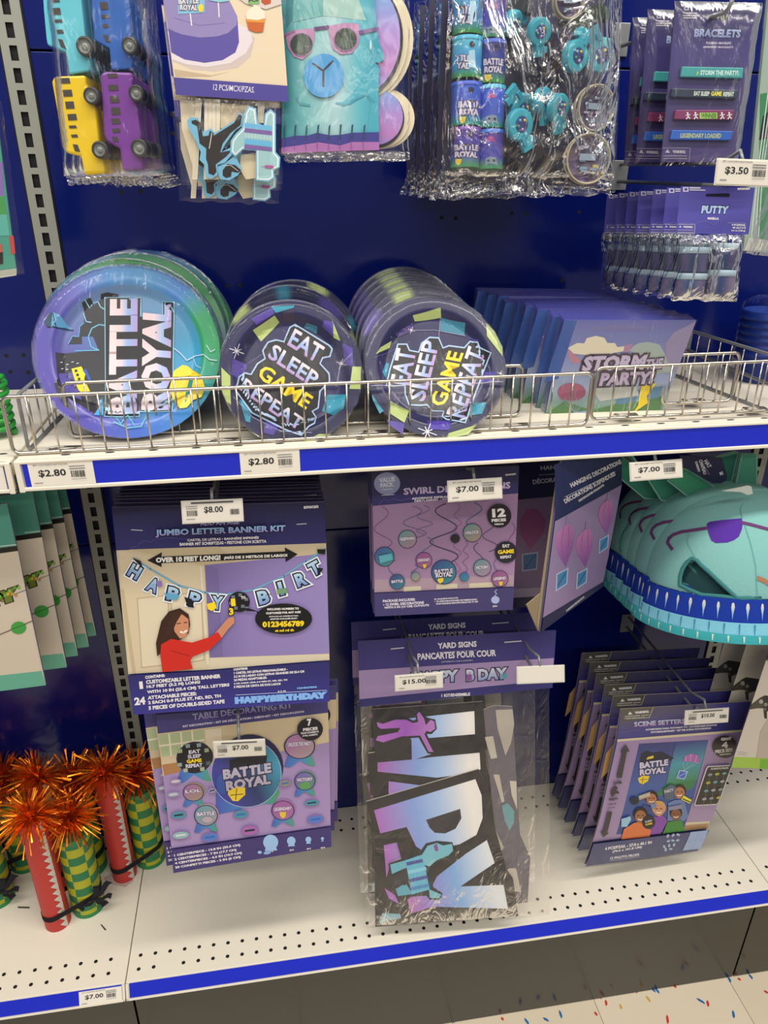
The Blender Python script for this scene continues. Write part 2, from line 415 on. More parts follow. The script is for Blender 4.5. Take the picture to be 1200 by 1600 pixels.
def divider(xa, xb, h, label, n=9):
    r = empty('wire_divider', label, 'wire divider', Matrix.Translation((0, 0, sz(xa) + .003)), 'wire dividers')
    g = G(); P = lambda u, z: (xa + (xb - xa) * (u + .3) / .27 + 0 * z, u, z)
    g.tube(loop(-.298, -.03, 0, h, .006, lambda u, z: P(u, z)), .0022, closed=True, m='steel'); g.build('frame', r)
    g = G()
    for i in range(1, n): u = -.298 + .268 * i / n; g.tube([P(u, 0), P(u, h)], .0012, n=6)
    g.build('wires', r); return r
divider(.012, .024, .068, 'wire divider running back beside the big round plates')
divider(.992, .955, .075, 'wire divider running back at the right beside the blue cups', 11)

# ---------------------------------------------------------------- plates on the shelf
def lerp3(a, b, k): return tuple(a[i] + (b[i] - a[i]) * k for i in range(3))
def plate_pack(c, rot, r, label, rim, well, art, group, thick=.017):
    d = .012 * r / .114
    def f(x, z):
        q = math.hypot(x, z) / r
        return d if q < .70 else d * (1 - (q - .70) / .13) if q < .83 else -.0012 * (q - .83) / .17
    fr = Fr(c, rot, f); n = 144
    root = empty('plate_pack', label, 'paper plates', fr.X, group)
    g = G(); rings = [0, .2, .4, .55, .66, .70, .735, .77, .80, .83, .87, .91, .95, .985, 1]
    def P(i, j):
        a = 2 * math.pi * i / n; q = rings[j] * r; x, z = q * math.cos(a), q * math.sin(a)
        return (x, f(x, z) + (.0007 * (i % 2) if rings[j] > .84 else 0), z)
    def C(i, j):
        a = 360 * (i % n) / n; q = rings[j]
        return ramp(rim, a) if q >= .8 else well(q * math.cos(math.radians(a)), q * math.sin(math.radians(a)))
    g.grid(P, n, len(rings) - 1, 'gloss', C, True)
    A = Art(g, fr, m='gloss', base=.0005); A.thr = .0055; art(A); g.build('front_plate', root)
    g = G(); prof = [(r, .0009)]
    for k in range(8): y = .001 + thick * k / 8; prof += [(r, y + .0003), (r, y + .0011), (r * .988, y + .0013), (r * .988, y + thick / 8)]
    prof += [(r * .83, thick + .001), (r * .70, thick + d), (.001, thick + d)]
    cols = {}
    sh = .92 * math.tan(-rot[0])                             # plates of a leaning pack slide: each one stands on the shelf
    g.grid(lambda i, j: (prof[j][0] * math.cos(2 * math.pi * i / 72), prof[j][1], prof[j][0] * math.sin(2 * math.pi * i / 72) + sh * max(0, min(thick, prof[j][1]))), 72, len(prof) - 1, 'gloss',
           lambda i, j: lerp3(ramp(rim, 360 * (i % 72) / 72), (.75, .75, .75), .25 if j % 4 in (1, 2) else .05), True)
    g.build('plates', root)
    g = G(); rw = r + .0012; wp = [(.001, -.0028), (r * .5, -.0030), (r * .9, -.0034), (rw, -.0022), (rw + .001, thick * .5), (rw, thick + .002), (r * .86, thick + .003)]
    g.grid(lambda i, j: (wp[j][0] * math.cos(math.pi * i / 32), wp[j][1], wp[j][0] * math.sin(math.pi * i / 32) + sh * max(0, min(thick, wp[j][1]))), 64, len(wp) - 1, 'wrap', None, True); g.build('shrink_wrap', root)
    return root
def sparkle(A, x, y, r):
    for a in (0, 45, 90, 135):
        k = r if a % 90 == 0 else r * .55; dx, dy = k * math.cos(math.radians(a + 20)), k * math.sin(math.radians(a + 20)); A.line([(x - dx, y - dy), (x + dx, y + dy)], r * .09, 'e8e2f0')
def bolt(A, pts, wd=5, col='c8d8ee'): A.line(pts, wd, col)
SHIELD = 'f0d63a'
def art_battle(A):
    A.z = (40, 380, 3.75)
    A.poly([(175, 640), (430, 628), (395, 545), (330, 545), (330, 590), (248, 592), (275, 545), (312, 548), (318, 490), (342, 468), (345, 400), (330, 350), (380, 318), (400, 365), (440, 330), (442, 300), (480, 290), (545, 300), (545, 1000), (400, 1000), (385, 985), (205, 880), (185, 750)], '35353b')
    A.poly([(195, 765), (285, 750), (310, 860), (330, 920), (215, 880)], '5d55a4')
    A.line([(430, 628), (385, 610), (368, 550), (388, 500), (430, 478), (490, 486), (545, 555), (568, 640), (565, 760)], 7, '6cb8d8'); A.line([(290, 632), (430, 628)], 5, '6cb8d8')
    A.line([(250, 592), (275, 545), (312, 548), (318, 490), (342, 468)], 5, '6aa8d8')
    for p in ([(350, 335), (375, 380), (400, 350), (425, 345), (440, 375), (465, 390)], [(340, 410), (355, 460), (385, 465)]): A.line(p, 6, '8fc7de')
    for x, y in [(205, 700), (240, 712), (270, 698), (300, 706), (210, 738), (238, 742)]: A.line([(x, y), (x + 12, y - 2)], 4, 'd9dbe8')
    A.ell(150, 450, 34, 46, '2d4a60', a=.5); A.poly([(160, 405), (205, 425), (235, 470), (285, 512), (240, 500), (150, 495)], '5d9cc8'); A.line([(160, 410), (180, 490)], 5, '24384c'); A.line([(130, 490), (280, 510)], 5, '24384c')
    A.poly([(170, 820), (200, 790), (215, 850), (260, 930), (285, 980), (235, 950), (190, 900)], '2a2c3a')
    A.poly([(400, 1010), (450, 905), (455, 1010)], '4aa0dc'); A.poly([(425, 945), (440, 915), (448, 940)], '7cc8ee')
    A.poly([(462, 318), (610, 318), (612, 330), (678, 318), (680, 400), (668, 1018), (460, 1018)], '8cc4dc'); A.poly([(660, 430), (800, 425), (802, 342), (872, 345), (868, 690), (862, 990), (665, 990)], '8cc4dc')
    A.poly([(468, 322), (608, 322), (610, 335), (674, 322), (672, 400), (664, 1013), (465, 1013)], '242428'); A.poly([(668, 432), (806, 428), (806, 347), (866, 350), (862, 690), (856, 986), (668, 984)], '242428')
    A.text('BATTLE', (652, 1003), (658, 328), (482, 1003), [(0, 'b39ad4'), (.35, '93b4e4'), (.6, 'e2cdd4'), (1, 'ecd6da')], bold=.05)
    A.text('ROYAL', (846, 978), (856, 360), (676, 978), [(0, 'b9a0d4'), (.3, 'a6bce8'), (.6, 'e6d0d8'), (1, 'e6ced4')], bold=.05)
    A.poly([(270, 738), (328, 724), (352, 770), (345, 800), (385, 880), (350, 886), (318, 870), (305, 850)], 'f2da2a'); A.poly([(335, 745), (358, 740), (385, 800), (380, 825), (352, 770)], '3158b0')
    for k in range(4): A.poly([(288 + 9 * k, 745 + 24 * k), (302 + 9 * k, 740 + 24 * k), (307 + 9 * k, 755 + 24 * k), (292 + 9 * k, 760 + 24 * k)], '2d2a30')
    A.poly([(870, 750), (920, 716), (950, 722), (1030, 778), (1052, 850), (1030, 905), (985, 920), (945, 965), (905, 970), (870, 925), (842, 860)], SHIELD)
    A.line([(862, 800), (1000, 760), (1030, 790)], 6, 'd8b820'); A.poly([(870, 860), (945, 848), (940, 872), (880, 875)], '2f8a8c'); A.poly([(960, 800), (985, 795), (970, 860), (955, 900), (935, 940), (940, 870)], '2f8a8c'); A.line([(955, 850), (1050, 856)], 7, '8a9a30')
    bolt(A, [(872, 620), (910, 650), (945, 690), (990, 665), (1040, 655), (1080, 685), (1120, 690)]); bolt(A, [(1060, 600), (1085, 640), (1110, 625)], 4); bolt(A, [(985, 680), (1000, 720), (1030, 735)], 3)
    A.line([(520, 1050), (600, 1085), (680, 1075), (715, 1010)], 6, '5ac0c8'); A.line([(530, 1020), (560, 1060), (600, 1010), (640, 1070)], 5, '5ac0c8')
RIM1 = [(0, '2f9a62'), (25, '3aa06c'), (48, '4f86cc'), (75, '6aa8dc'), (100, '5f9ede'), (128, '6a6cc0'), (150, '5650a8'), (200, '554aa4'), (240, '5048ac'), (275, '3a64c4'), (310, '2f84c8'), (335, '2f9a8a'), (360, '2f9a62')]
RIM1B = [(0, '2f8a58'), (40, '4a86b4'), (60, '3a9a5a'), (100, '48a860'), (130, '44a070'), (160, '3a8ab8'), (200, '4a6ab8'), (300, '3a70b8'), (360, '2f8a58')]
def well1(x, z):
    k = max(0, min(1, .5 + x / 1.5)); a = lerp3(lin('5a52a2'), lin('3f9fc8'), k); return lerp3(a, lin('7f9cc0'), max(0, min(1, z * 1.2)) * .7)
ZS = lambda x, d: sz(x) + d
P1 = plate_pack((.1293, -.2195, 1.3655), (-.566, 0, .032), .1139, 'big blue and purple plate pack with yellow shield, frontmost at the left of the shelf', RIM1, well1, art_battle, 'large plate packs')
g1 = 'large plate packs'
def zrest(x, r, t): return sz(x) + r * math.cos(t) + .0035
P1b = plate_pack((.131, -.186, zrest(.131, .1139, .53)), (-.53, .3, .03), .1139, 'large plate pack with green rim directly behind the frontmost big plate', RIM1B, well1, lambda A: None, g1)
for k in range(2): dup(P1b, 'large plate pack at the back of the big plates, only a blue green rim showing', d=(.004 + .004 * k, .037 * (k + 1), .0028 * (k + 1)), rot=(.05 * (k + 1), .5 + k, 0))

NAVY = lambda x, z: lerp3(lin('23244c'), lin('34325c'), .5 + .5 * math.sin(5 * x + 3 * z))
LIME, TEAL, PUR = 'b4c47a', '3a94b0', '54449a'
def lettering(A, outline, words):
    A.poly(outline[0], 'a9c4e4'); A.poly(outline[1], '232229')
    for t, a, b, tl, c in words: A.text(t, a, b, tl, c, bold=.018)
def shrink(poly, k):
    cx = sum(p[0] for p in poly) / len(poly); cy = sum(p[1] for p in poly) / len(poly); n = len(poly); out = []
    area2 = sum(poly[i - 1][0] * poly[i][1] - poly[i][0] * poly[i - 1][1] for i in range(n)); sg = 1 if area2 > 0 else -1
    for i in range(n):
        a, b, c = poly[i - 1], poly[i], poly[(i + 1) % n]
        d1 = math.hypot(b[0] - a[0], b[1] - a[1]) or 1; d2 = math.hypot(c[0] - b[0], c[1] - b[1]) or 1
        nx = -(b[1] - a[1]) / d1 - (c[1] - b[1]) / d2; ny = (b[0] - a[0]) / d1 + (c[0] - b[0]) / d2; L = math.hypot(nx, ny) or 1
        out.append((b[0] + sg * k * nx / L, b[1] + sg * k * ny / L))
    return out
YEL = 'f4d424'
def art_eat1(A):
    A.z = (335, 440, 5)
    for p, c in [([(285, 290), (450, 200), (470, 250), (330, 340)], PUR), ([(300, 380), (470, 265), (508, 320), (365, 468)], LIME), ([(440, 195), (480, 245), (620, 205), (625, 185)], TEAL), ([(920, 300), (985, 465), (930, 440)], LIME), ([(860, 300), (930, 320), (925, 430), (840, 350)], PUR), ([(1000, 480), (1080, 520), (1080, 660), (1020, 650)], PUR), ([(1078, 665), (1146, 665), (1140, 840), (1055, 838)], LIME), ([(880, 885), (1030, 880), (1010, 990), (930, 1045), (840, 1010)], TEAL), ([(140, 600), (260, 650), (200, 770), (130, 720)], PUR), ([(54, 670), (125, 740), (125, 860), (130, 960), (95, 940), (58, 850)], LIME), ([(195, 920), (290, 970), (280, 1100), (245, 1090)], TEAL), ([(400, 1095), (500, 1130), (460, 1200), (380, 1180)], PUR), ([(820, 1190), (915, 1195), (700, 1265), (660, 1262)], LIME), ([(720, 320), (805, 350), (800, 410), (700, 360)], '356f8c'), ([(530, 240), (620, 210), (625, 300), (540, 310)], '3a3050')]: A.poly(p, c)
    A.line([(260, 640), (420, 540)], 4, '6f63a8'); A.line([(950, 820), (985, 650), (1075, 560)], 5, '9a94c4'); A.line([(150, 900), (300, 1060), (520, 1170), (760, 1180)], 5, '8f96c4')
    o = [(630, 330), (900, 495), (925, 525), (905, 590), (850, 600), (830, 640), (900, 715), (905, 780), (830, 860), (815, 990), (770, 1015), (800, 1060), (785, 1110), (740, 1135), (680, 1205), (560, 1165), (420, 1095), (290, 1030), (160, 850), (190, 740), (235, 708), (285, 720), (330, 640), (390, 600), (372, 540), (415, 470), (480, 450), (540, 465), (585, 355)]
    lettering(A, (o, shrink(o, 12)), [('EAT', (566, 494), (800, 640), (630, 366), LET), ('SLEEP', (410, 592), (768, 832), (470, 482), LET), ('GAME', (326, 742), (712, 1002), (392, 640), YEL), ('REPEAT', (192, 842), (662, 1170), (248, 752), LET)])
    sparkle(A, 175, 545, 60); sparkle(A, 990, 640, 40); sparkle(A, 500, 1245, 22)
def art_eat2(A):
    A.z = (545, 430, 4.615)
    for p, c in [([(460, 290), (660, 235), (665, 308), (475, 335)], LIME), ([(665, 308), (840, 345), (835, 440), (655, 400)], '3f7f9a'), ([(990, 345), (1050, 405), (1108, 520), (1108, 585), (995, 440)], LIME), ([(195, 570), (230, 520), (308, 475), (295, 525)], LIME), ([(240, 700), (270, 630), (290, 640), (270, 745)], TEAL), ([(290, 905), (435, 975), (400, 1065), (285, 990)], LIME), ([(270, 1040), (400, 1070), (390, 1150), (290, 1080)], PUR), ([(870, 920), (990, 920), (960, 1000), (860, 1015)], TEAL), ([(560, 1050), (740, 1050), (720, 1120), (580, 1110)], '4a3aa0'), ([(720, 1140), (920, 1080), (860, 1150), (705, 1178)], LIME), ([(165, 860), (250, 980), (222, 1000), (172, 900)], TEAL), ([(330, 420), (460, 345), (470, 400), (350, 450)], '43366f'), ([(930, 690), (1060, 700), (1040, 770), (940, 770)], '45379a'), ([(840, 440), (940, 470), (900, 480)], PUR)]: A.poly(p, c)
    A.line([(470, 400), (620, 398), (840, 440)], 4, '8f8aae'); A.line([(660, 310), (648, 450)], 4, '9a96b4'); A.line([(180, 600), (440, 480)], 4, '5e5590')
    o = [(350, 495), (420, 495), (440, 540), (500, 552), (520, 490), (580, 445), (650, 450), (680, 522), (720, 505), (830, 520), (870, 475), (930, 480), (945, 520), (1028, 560), (960, 740), (900, 900), (840, 1070), (700, 1045), (668, 1020), (680, 985), (600, 985), (560, 940), (520, 945), (430, 940), (400, 860), (400, 800), (265, 800), (290, 680)]
    lettering(A, (o, shrink(o, 11)), [('EAT', (437, 798), (486, 548), (296, 776), LET), ('SLEEP', (545, 915), (654, 488), (424, 893), LET), ('GAME', (692, 950), (828, 565), (580, 930), YEL), ('REPEAT', (836, 1036), (990, 548), (700, 1000), LET)])
    A.line([(160, 800), (420, 790), (940, 780), (1110, 770)], 4, 'b8b4d0'); sparkle(A, 565, 1130, 70); sparkle(A, 450, 400, 26); sparkle(A, 1092, 712, 24)
def rimk(o):
    st = []
    for a in range(0, 361, 6):
        q = (a + o) % 360; c = '24264e'
        for lo, hi, cc in ((20, 38, '2c2b58'), (60, 76, 'a8ba70'), (96, 118, '4a3e8c'), (150, 160, '2f7f9c'), (190, 206, 'aebf78'), (240, 252, '4a3e8c'), (300, 312, '2f7f9c')):
            if lo <= q < hi: c = cc
        st.append((a, c))
    return st
BASE = [(0, '26284f'), (120, '2c2a55'), (240, '24254c'), (360, '26284f')]
g2 = 'small plate packs'
plate_pack((.332, -.2803, 1.3448), (-.342, 0, .012), .0881, 'small navy plate pack with tilted lettering, frontmost in the middle of the shelf', BASE, NAVY, art_eat1, g2)
plate_pack((.337, -.226, zrest(.337, .0881, .30)), (-.30, .7, .05), .0881, 'small navy plate pack behind the middle plates, its checked rim showing above', rimk(18), NAVY, lambda A: None, g2)
plate_pack((.343, -.189, zrest(.343, .0881, .24)), (-.24, .2, .05), .0881, 'small navy plate pack third back in the middle group, mostly hidden', rimk(120), NAVY, lambda A: None, g2)
plate_pack((.5165, -.274, 1.3468), (-.535, 0, -.01), .0922, 'small navy plate pack with lettering running upward, right of the middle plates', BASE, NAVY, art_eat2, g2)
for k in range(5):
    t = .50 - .03 * k
    lab = 'small plate pack with lime blocks on its rim, next behind the right hand pack' if k == 0 else 'small navy plate pack in the leaning row behind the right hand plates'
    if k == 0: Pr = plate_pack((.5135, -.240, zrest(.5135, .0922, t)), (-t, .3, -.01), .0922, lab, rimk(-60), NAVY, lambda A: None, g2)
    else: dup(Pr, lab, d=(-.0005 * k, .0335 * k, .0922 * (math.cos(t) - math.cos(.5))), rot=(.03 * k, 0, 0))

# ---------------------------------------------------------------- napkin packs
NT = .024
def napkins():
    fr = Fr((.7748, -.262, 1.76 - .4449), (.20, .0133, -.047)); z = (750, 440, 3.429)
    q = quad(fr, z, [(452, 207), (1160, 205), (937, 785), (330, 805)])
    root = empty('napkin_pack', 'napkin pack printed with clouds and a yellow lightning bolt, frontmost of its row', 'napkins', fr.X, 'napkin packs')
    g = G(); g.prism(q, 0, NT, '7f86bc', 'gloss', '4a4c98'); A = Art(g, fr, z, 'gloss')
    A.poly([(452, 207), (1160, 205), (937, 785), (330, 805)], ('g', (800, 205), (640, 800), [(0, '6d70b4'), (.35, '8f98c8'), (.62, '9fb2cc'), (.8, '6f9a80'), (1, '47764a')]))
    A.poly([(452, 207), (520, 207), (420, 520), (345, 540)], '3f5fa8'); A.poly([(590, 245), (760, 232), (900, 240), (880, 262), (700, 262), (600, 262)], '7c7ab0')
    A.poly([(470, 360), (520, 400), (545, 430), (500, 440), (478, 410)], 'c08a9c'); A.poly([(765, 345), (820, 330), (800, 375), (770, 378)], 'b48cb0')
    A.poly([(470, 355), (520, 328), (558, 330), (572, 302), (620, 290), (665, 300), (682, 328), (722, 328), (735, 350), (772, 346), (768, 372), (700, 385), (560, 392), (500, 385)], 'e9e0c8')
    A.poly([(800, 370), (820, 345), (850, 328), (900, 322), (960, 335), (985, 380), (1000, 410), (1040, 440), (1050, 480), (900, 500), (860, 400)], 'a9b8b4')
    A.poly([(990, 330), (1040, 270), (1130, 225), (1156, 212), (1045, 495), (1000, 420)], '9a90b8')
    A.poly([(340, 720), (450, 640), (600, 690), (760, 645), (985, 610), (940, 780), (332, 802)], '4d7f4c'); A.poly([(332, 800), (345, 740), (520, 720), (700, 740), (960, 700), (940, 780)], '3c6a40')
    A.poly([(700, 600), (980, 560), (960, 620), (740, 660)], '5a86a8'); A.poly([(600, 570), (840, 560), (850, 610), (640, 640)], 'c4c8c4')
    A.ell(490, 590, 76, 48, 'a8607c'); A.poly([(415, 600), (565, 580), (560, 612), (500, 630), (430, 632)], '9c5474')
    for x in (425, 450, 480, 515, 550, 575): A.line([(x, 618), (512, 705)], 2.5, '8fa4bc')
    A.poly([(462, 708), (566, 692), (566, 768), (466, 788)], '6f8cd4'); A.line([(462, 708), (566, 692), (566, 768), (466, 788)], 4, 'a9bcdc', True); A.line([(475, 775), (555, 705)], 4, '46529a')
    A.poly([(862, 556), (945, 542), (892, 610), (897, 648), (835, 690), (785, 745), (846, 660), (850, 620)], 'f0d424')
    A.text('STORM', (540, 480), (872, 470), (562, 398), 'cbbede', '544858', .12, .05, 0); A.text('THE', (880, 470), (970, 462), (892, 415), 'c3b6d6', '544858', .1, .04)
    A.text('PARTY!', (634, 558), (918, 546), (652, 486), 'c3b2d0', '544858', .12, .05)
    g.build('napkins', root, bevel=.003)
    g = G(); n = 26
    def fw(i, j):
        u, v = i / n, j / n; x = (q[0][0] * (1 - u) + q[1][0] * u) * (1 - v) + (q[3][0] * (1 - u) + q[2][0] * u) * v; zz = (q[0][1] * (1 - u) + q[1][1] * u) * (1 - v) + (q[3][1] * (1 - u) + q[2][1] * u) * v
        return (x * 1.012, -.0022 - .0012 * noise.noise((x * 40, zz * 25, 1)), zz * 1.012)
    g.grid(fw, n, n, 'wrap')
    g.grid(lambda i, j: (q[0][0] * 1.012 + (q[1][0] - q[0][0]) * 1.012 * i / n, -.0012 + (NT + .002) * j / 4, q[0][1] * 1.012 + .0006 * noise.noise((i * .7, j, 3))), n, 4, 'wrap')
    g.grid(lambda i, j: (fw(0, i)[0] - .0008 - .0008 * noise.noise((i * .7, j, 3)), -.0012 + (NT + .002) * j / 4, fw(0, i)[2]), n, 4, 'wrap')
    g.build('wrapper', root); return root
NP = napkins()
for k in range(8):
    kk = k + 1
    lab = ('napkin pack second in its row, its blue left edge and cloud showing', 'napkin pack third in its row with a narrow blue strip showing')[k] if k < 2 else 'napkin pack in the dark row behind the front napkins, only its top edge showing'
    dup(NP, lab, d=(-.0065 * kk + R.uniform(-.004, .004), .0268 * kk, R.uniform(-.001, .004)), rot=(-.012 * kk, R.uniform(-.012, .012), R.uniform(-.012, .012)))

# ---------------------------------------------------------------- hooks and price tags
def hook(x, z, ye, label, kind='steel', arm=None, drop=.012):
    r = empty('peg_hook', label, 'peg hook', Matrix.Translation((x, 0, z)), 'peg hooks')
    g = G(); g.tube([(0, -.004, -.0), (0, ye + .012, 0), (0, ye + .004, .003), (0, ye, .011)], .0026, kind); g.build('wire', r)
    g = G(); g.box((-.014, -.004, -.012), (.014, -.0006, .03), m=kind); g.build('back_plate', r, bevel=.001)
    if arm is not None:
        g = G(); a = Vector(arm) - Vector((x, 0, z)); g.tube([(0, -.004, .024), (0, a.y + .05, .024), (a.x, a.y + .012, a.z + .012), (a.x, a.y + .003, a.z)], .0022, kind); g.build('label_arm', r)
    return r
def pricetag(c, rot, wmm, hmm, price, label, two=False, name='price_tag', grp='shelf price tags', holder=True):
    fr = Fr(c, rot); r = empty(name, label, 'price tag', fr.X, grp); w_, h_ = wmm / 1000, hmm / 1000
    g = G(); g.prism([(-w_ / 2, -h_ / 2), (w_ / 2, -h_ / 2), (w_ / 2, h_ / 2), (-w_ / 2, h_ / 2)], 0, .0006, 'ece6da', 'paper')
    A = Art(g, fr, m='paper', mm=(wmm, hmm)); K = '2a2a2c'
    if price:
        if two:
            A.text(price, (wmm * .36, hmm * .60), (wmm * .68, hmm * .60), hmm * .34, K, bold=.018)
            bars = [(wmm * .07, wmm * .25), (wmm * .80, wmm * .95)]
            for x0, x1 in bars:
                x = x0
                while x < x1: d = R.choice([.5, .5, .9]); A.rect(x, hmm * .42, x + d, hmm * .68, K); x += d + R.choice([.5, .7])
            A.rect(wmm * .15, hmm * .03, wmm * .86, hmm * .10, '4a4a4a')
            for y in (.22, .32): A.line([(wmm * .06, hmm * y), (wmm * .25, hmm * y)], .7, '77757a')
            A.line([(wmm * .06, hmm * .82), (wmm * .2, hmm * .82)], .8, '77757a')
        else:
            A.text(price, (wmm * .14, hmm * .62), (wmm * (.14 + .085 * len(price)), hmm * .62), hmm * .34, K, bold=.018)
            x = wmm * .64
            while x < wmm * .86: d = R.choice([.4, .5, 1]); A.rect(x, hmm * .38, x + d, hmm * .66, K); x += d + R.choice([.45, .7])
            A.text('8FT 1CCS PARTY BATTLE RYL', (wmm * .08, hmm * .1), (wmm * .62, hmm * .1), hmm * .06, '66646a', bold=.01)
            for y in (.18, .29): A.line([(wmm * .63, hmm * y), (wmm * .87, hmm * y)], .9, '66646a')
            A.line([(wmm * .06, hmm * .84), (wmm * .18, hmm * .84)], .8, '66646a'); A.line([(wmm * .64, hmm * .74), (wmm * .87, hmm * .74)], .5, '88868a')
    g.build('paper_label', r)
    if holder:
        g = G(); e = .0014; g.prism([(-w_ / 2 - e, -h_ / 2 - e), (w_ / 2 + e, -h_ / 2 - e), (w_ / 2 + e, h_ / 2 + e), (-w_ / 2 - e, h_ / 2 + e)], -.0012, -.0008, 'ffffff', 'holder')
        g.box((-w_ / 2 - e, .0008, -h_ / 2 - e), (w_ / 2 + e, .002, h_ / 2 + e), 'dedad0', 'toy'); g.build('label_holder', r, bevel=.0006)
    return r
Zc = lambda c: (c[0], c[1], c[2] + ZO)
rad = math.radians
T8 = Zc((.2225, -.32, -.579)); TS = Zc((.5657, -.32, -.5693)); TH = Zc((.8159, -.33, -.5507)); TT = Zc((.2278, -.32, -.9706)); T15 = Zc((.5033, -.3, -.8938)); TB = Zc((.6987, -.3, -.9018)); T10 = Zc((1.0071, -.3, -1.0242)); T3 = Zc((.8599, -.33, -.1832))
pricetag(T8, (-.28, 0, -.03), 74, 27, '$8.00', 'white $8.00 price tag before the jumbo banner kits', True)
pricetag(TS, (-.33, 0, .03), 73, 26, '$7.00', 'white $7.00 price tag over the swirl decoration packet')
pricetag(TH, (-.38, 0, .05), 76, 23, '$7.00', 'white $7.00 price tag under the shelf edge beside the teal hats')
pricetag(TT, (-.17, 0, -.07), 74, 25.5, '$7.00', 'white $7.00 price tag hanging over the table decorating kit', True)
pricetag(T15, (-.29, 0, -.02), 72, 23, '$15.00', 'white $15.00 price tag on the left hook of the yard signs')
pricetag(TB, (-.4, 0, -.08), 74, 25, None, 'blank white tag on the right hook of the yard signs')
pricetag(T10, (-.26, 0, -.05), 76, 24, '$10.00', 'white $10.00 price tag in front of the scene setter packets', True)
pricetag(T3, (-.17, .024, -.01), 69, 26, '$3.50', 'white $3.50 price tag above the putty packets at the right')
for c, lab, H in ((T8, 'hook of the jumbo banner kits with a plastic clip', .03), (TS, 'hook behind the $7.00 tag of the swirl packets', .03), (TH, 'hook above the teal hats under the shelf', .03), (TT, 'hook of the table decorating kits, seen below the banner kit', .05), (T15, 'left hook of the two carrying the yard signs', .025), (TB, 'right hook of the two carrying the yard signs', .025), (T10, 'hook carrying the scene setter packets', .025), (T3, 'dark hook carrying the putty packets', .02)):
    h2 = .5 * .026
    hook(c[0], c[2] + h2 - .028 + (H > .04) * .045, c[1] + .028, lab, 'steel', (c[0], c[1] + .004, c[2] + h2 - .002))
# labels slid into the rails
for x, lab in ((.0535, 'white $2.80 label at the left end of the blue shelf strip'), (.2985, 'white $2.80 label in the shelf strip below the middle plates')):
    pricetag((x, -.3285, 1.263 - .0186 + SL * x), (0, -SL, 0), 73, 29, '$2.80', lab, name='price_label', grp='labels in the rails', holder=False)
pricetag((-.047, -.3285, 1.2434), (0, 0, 0), 73, 29, '$2.80', 'white label cut by the left edge of the photo in the shelf strip', name='price_label', grp='labels in the rails', holder=False)
DX = Matrix.Translation((-.041, -.3295, .3045)) @ Euler((-.46, 0, 0)).to_matrix().to_4x4()
pd = pricetag((0, 0, 0), (0, 0, 0), 70, 24, '$7.00', 'white $7.00 label in the blue strip of the lower left deck', name='price_label', grp='labels in the rails', holder=False)
pd.matrix_basis = DX @ Matrix.Translation((0, -.0004, -.0132))
pl = pricetag((0, 0, 0), (0, 0, 0), 62, 26, '$2.00', 'dim label lying upside down at the back of the base deck', name='price_label', grp='labels in the rails', holder=False)
pl.matrix_basis = Matrix.Translation((.905, -.052, .3082)) @ Euler((-1.5, 0, 3.05)).to_matrix().to_4x4()

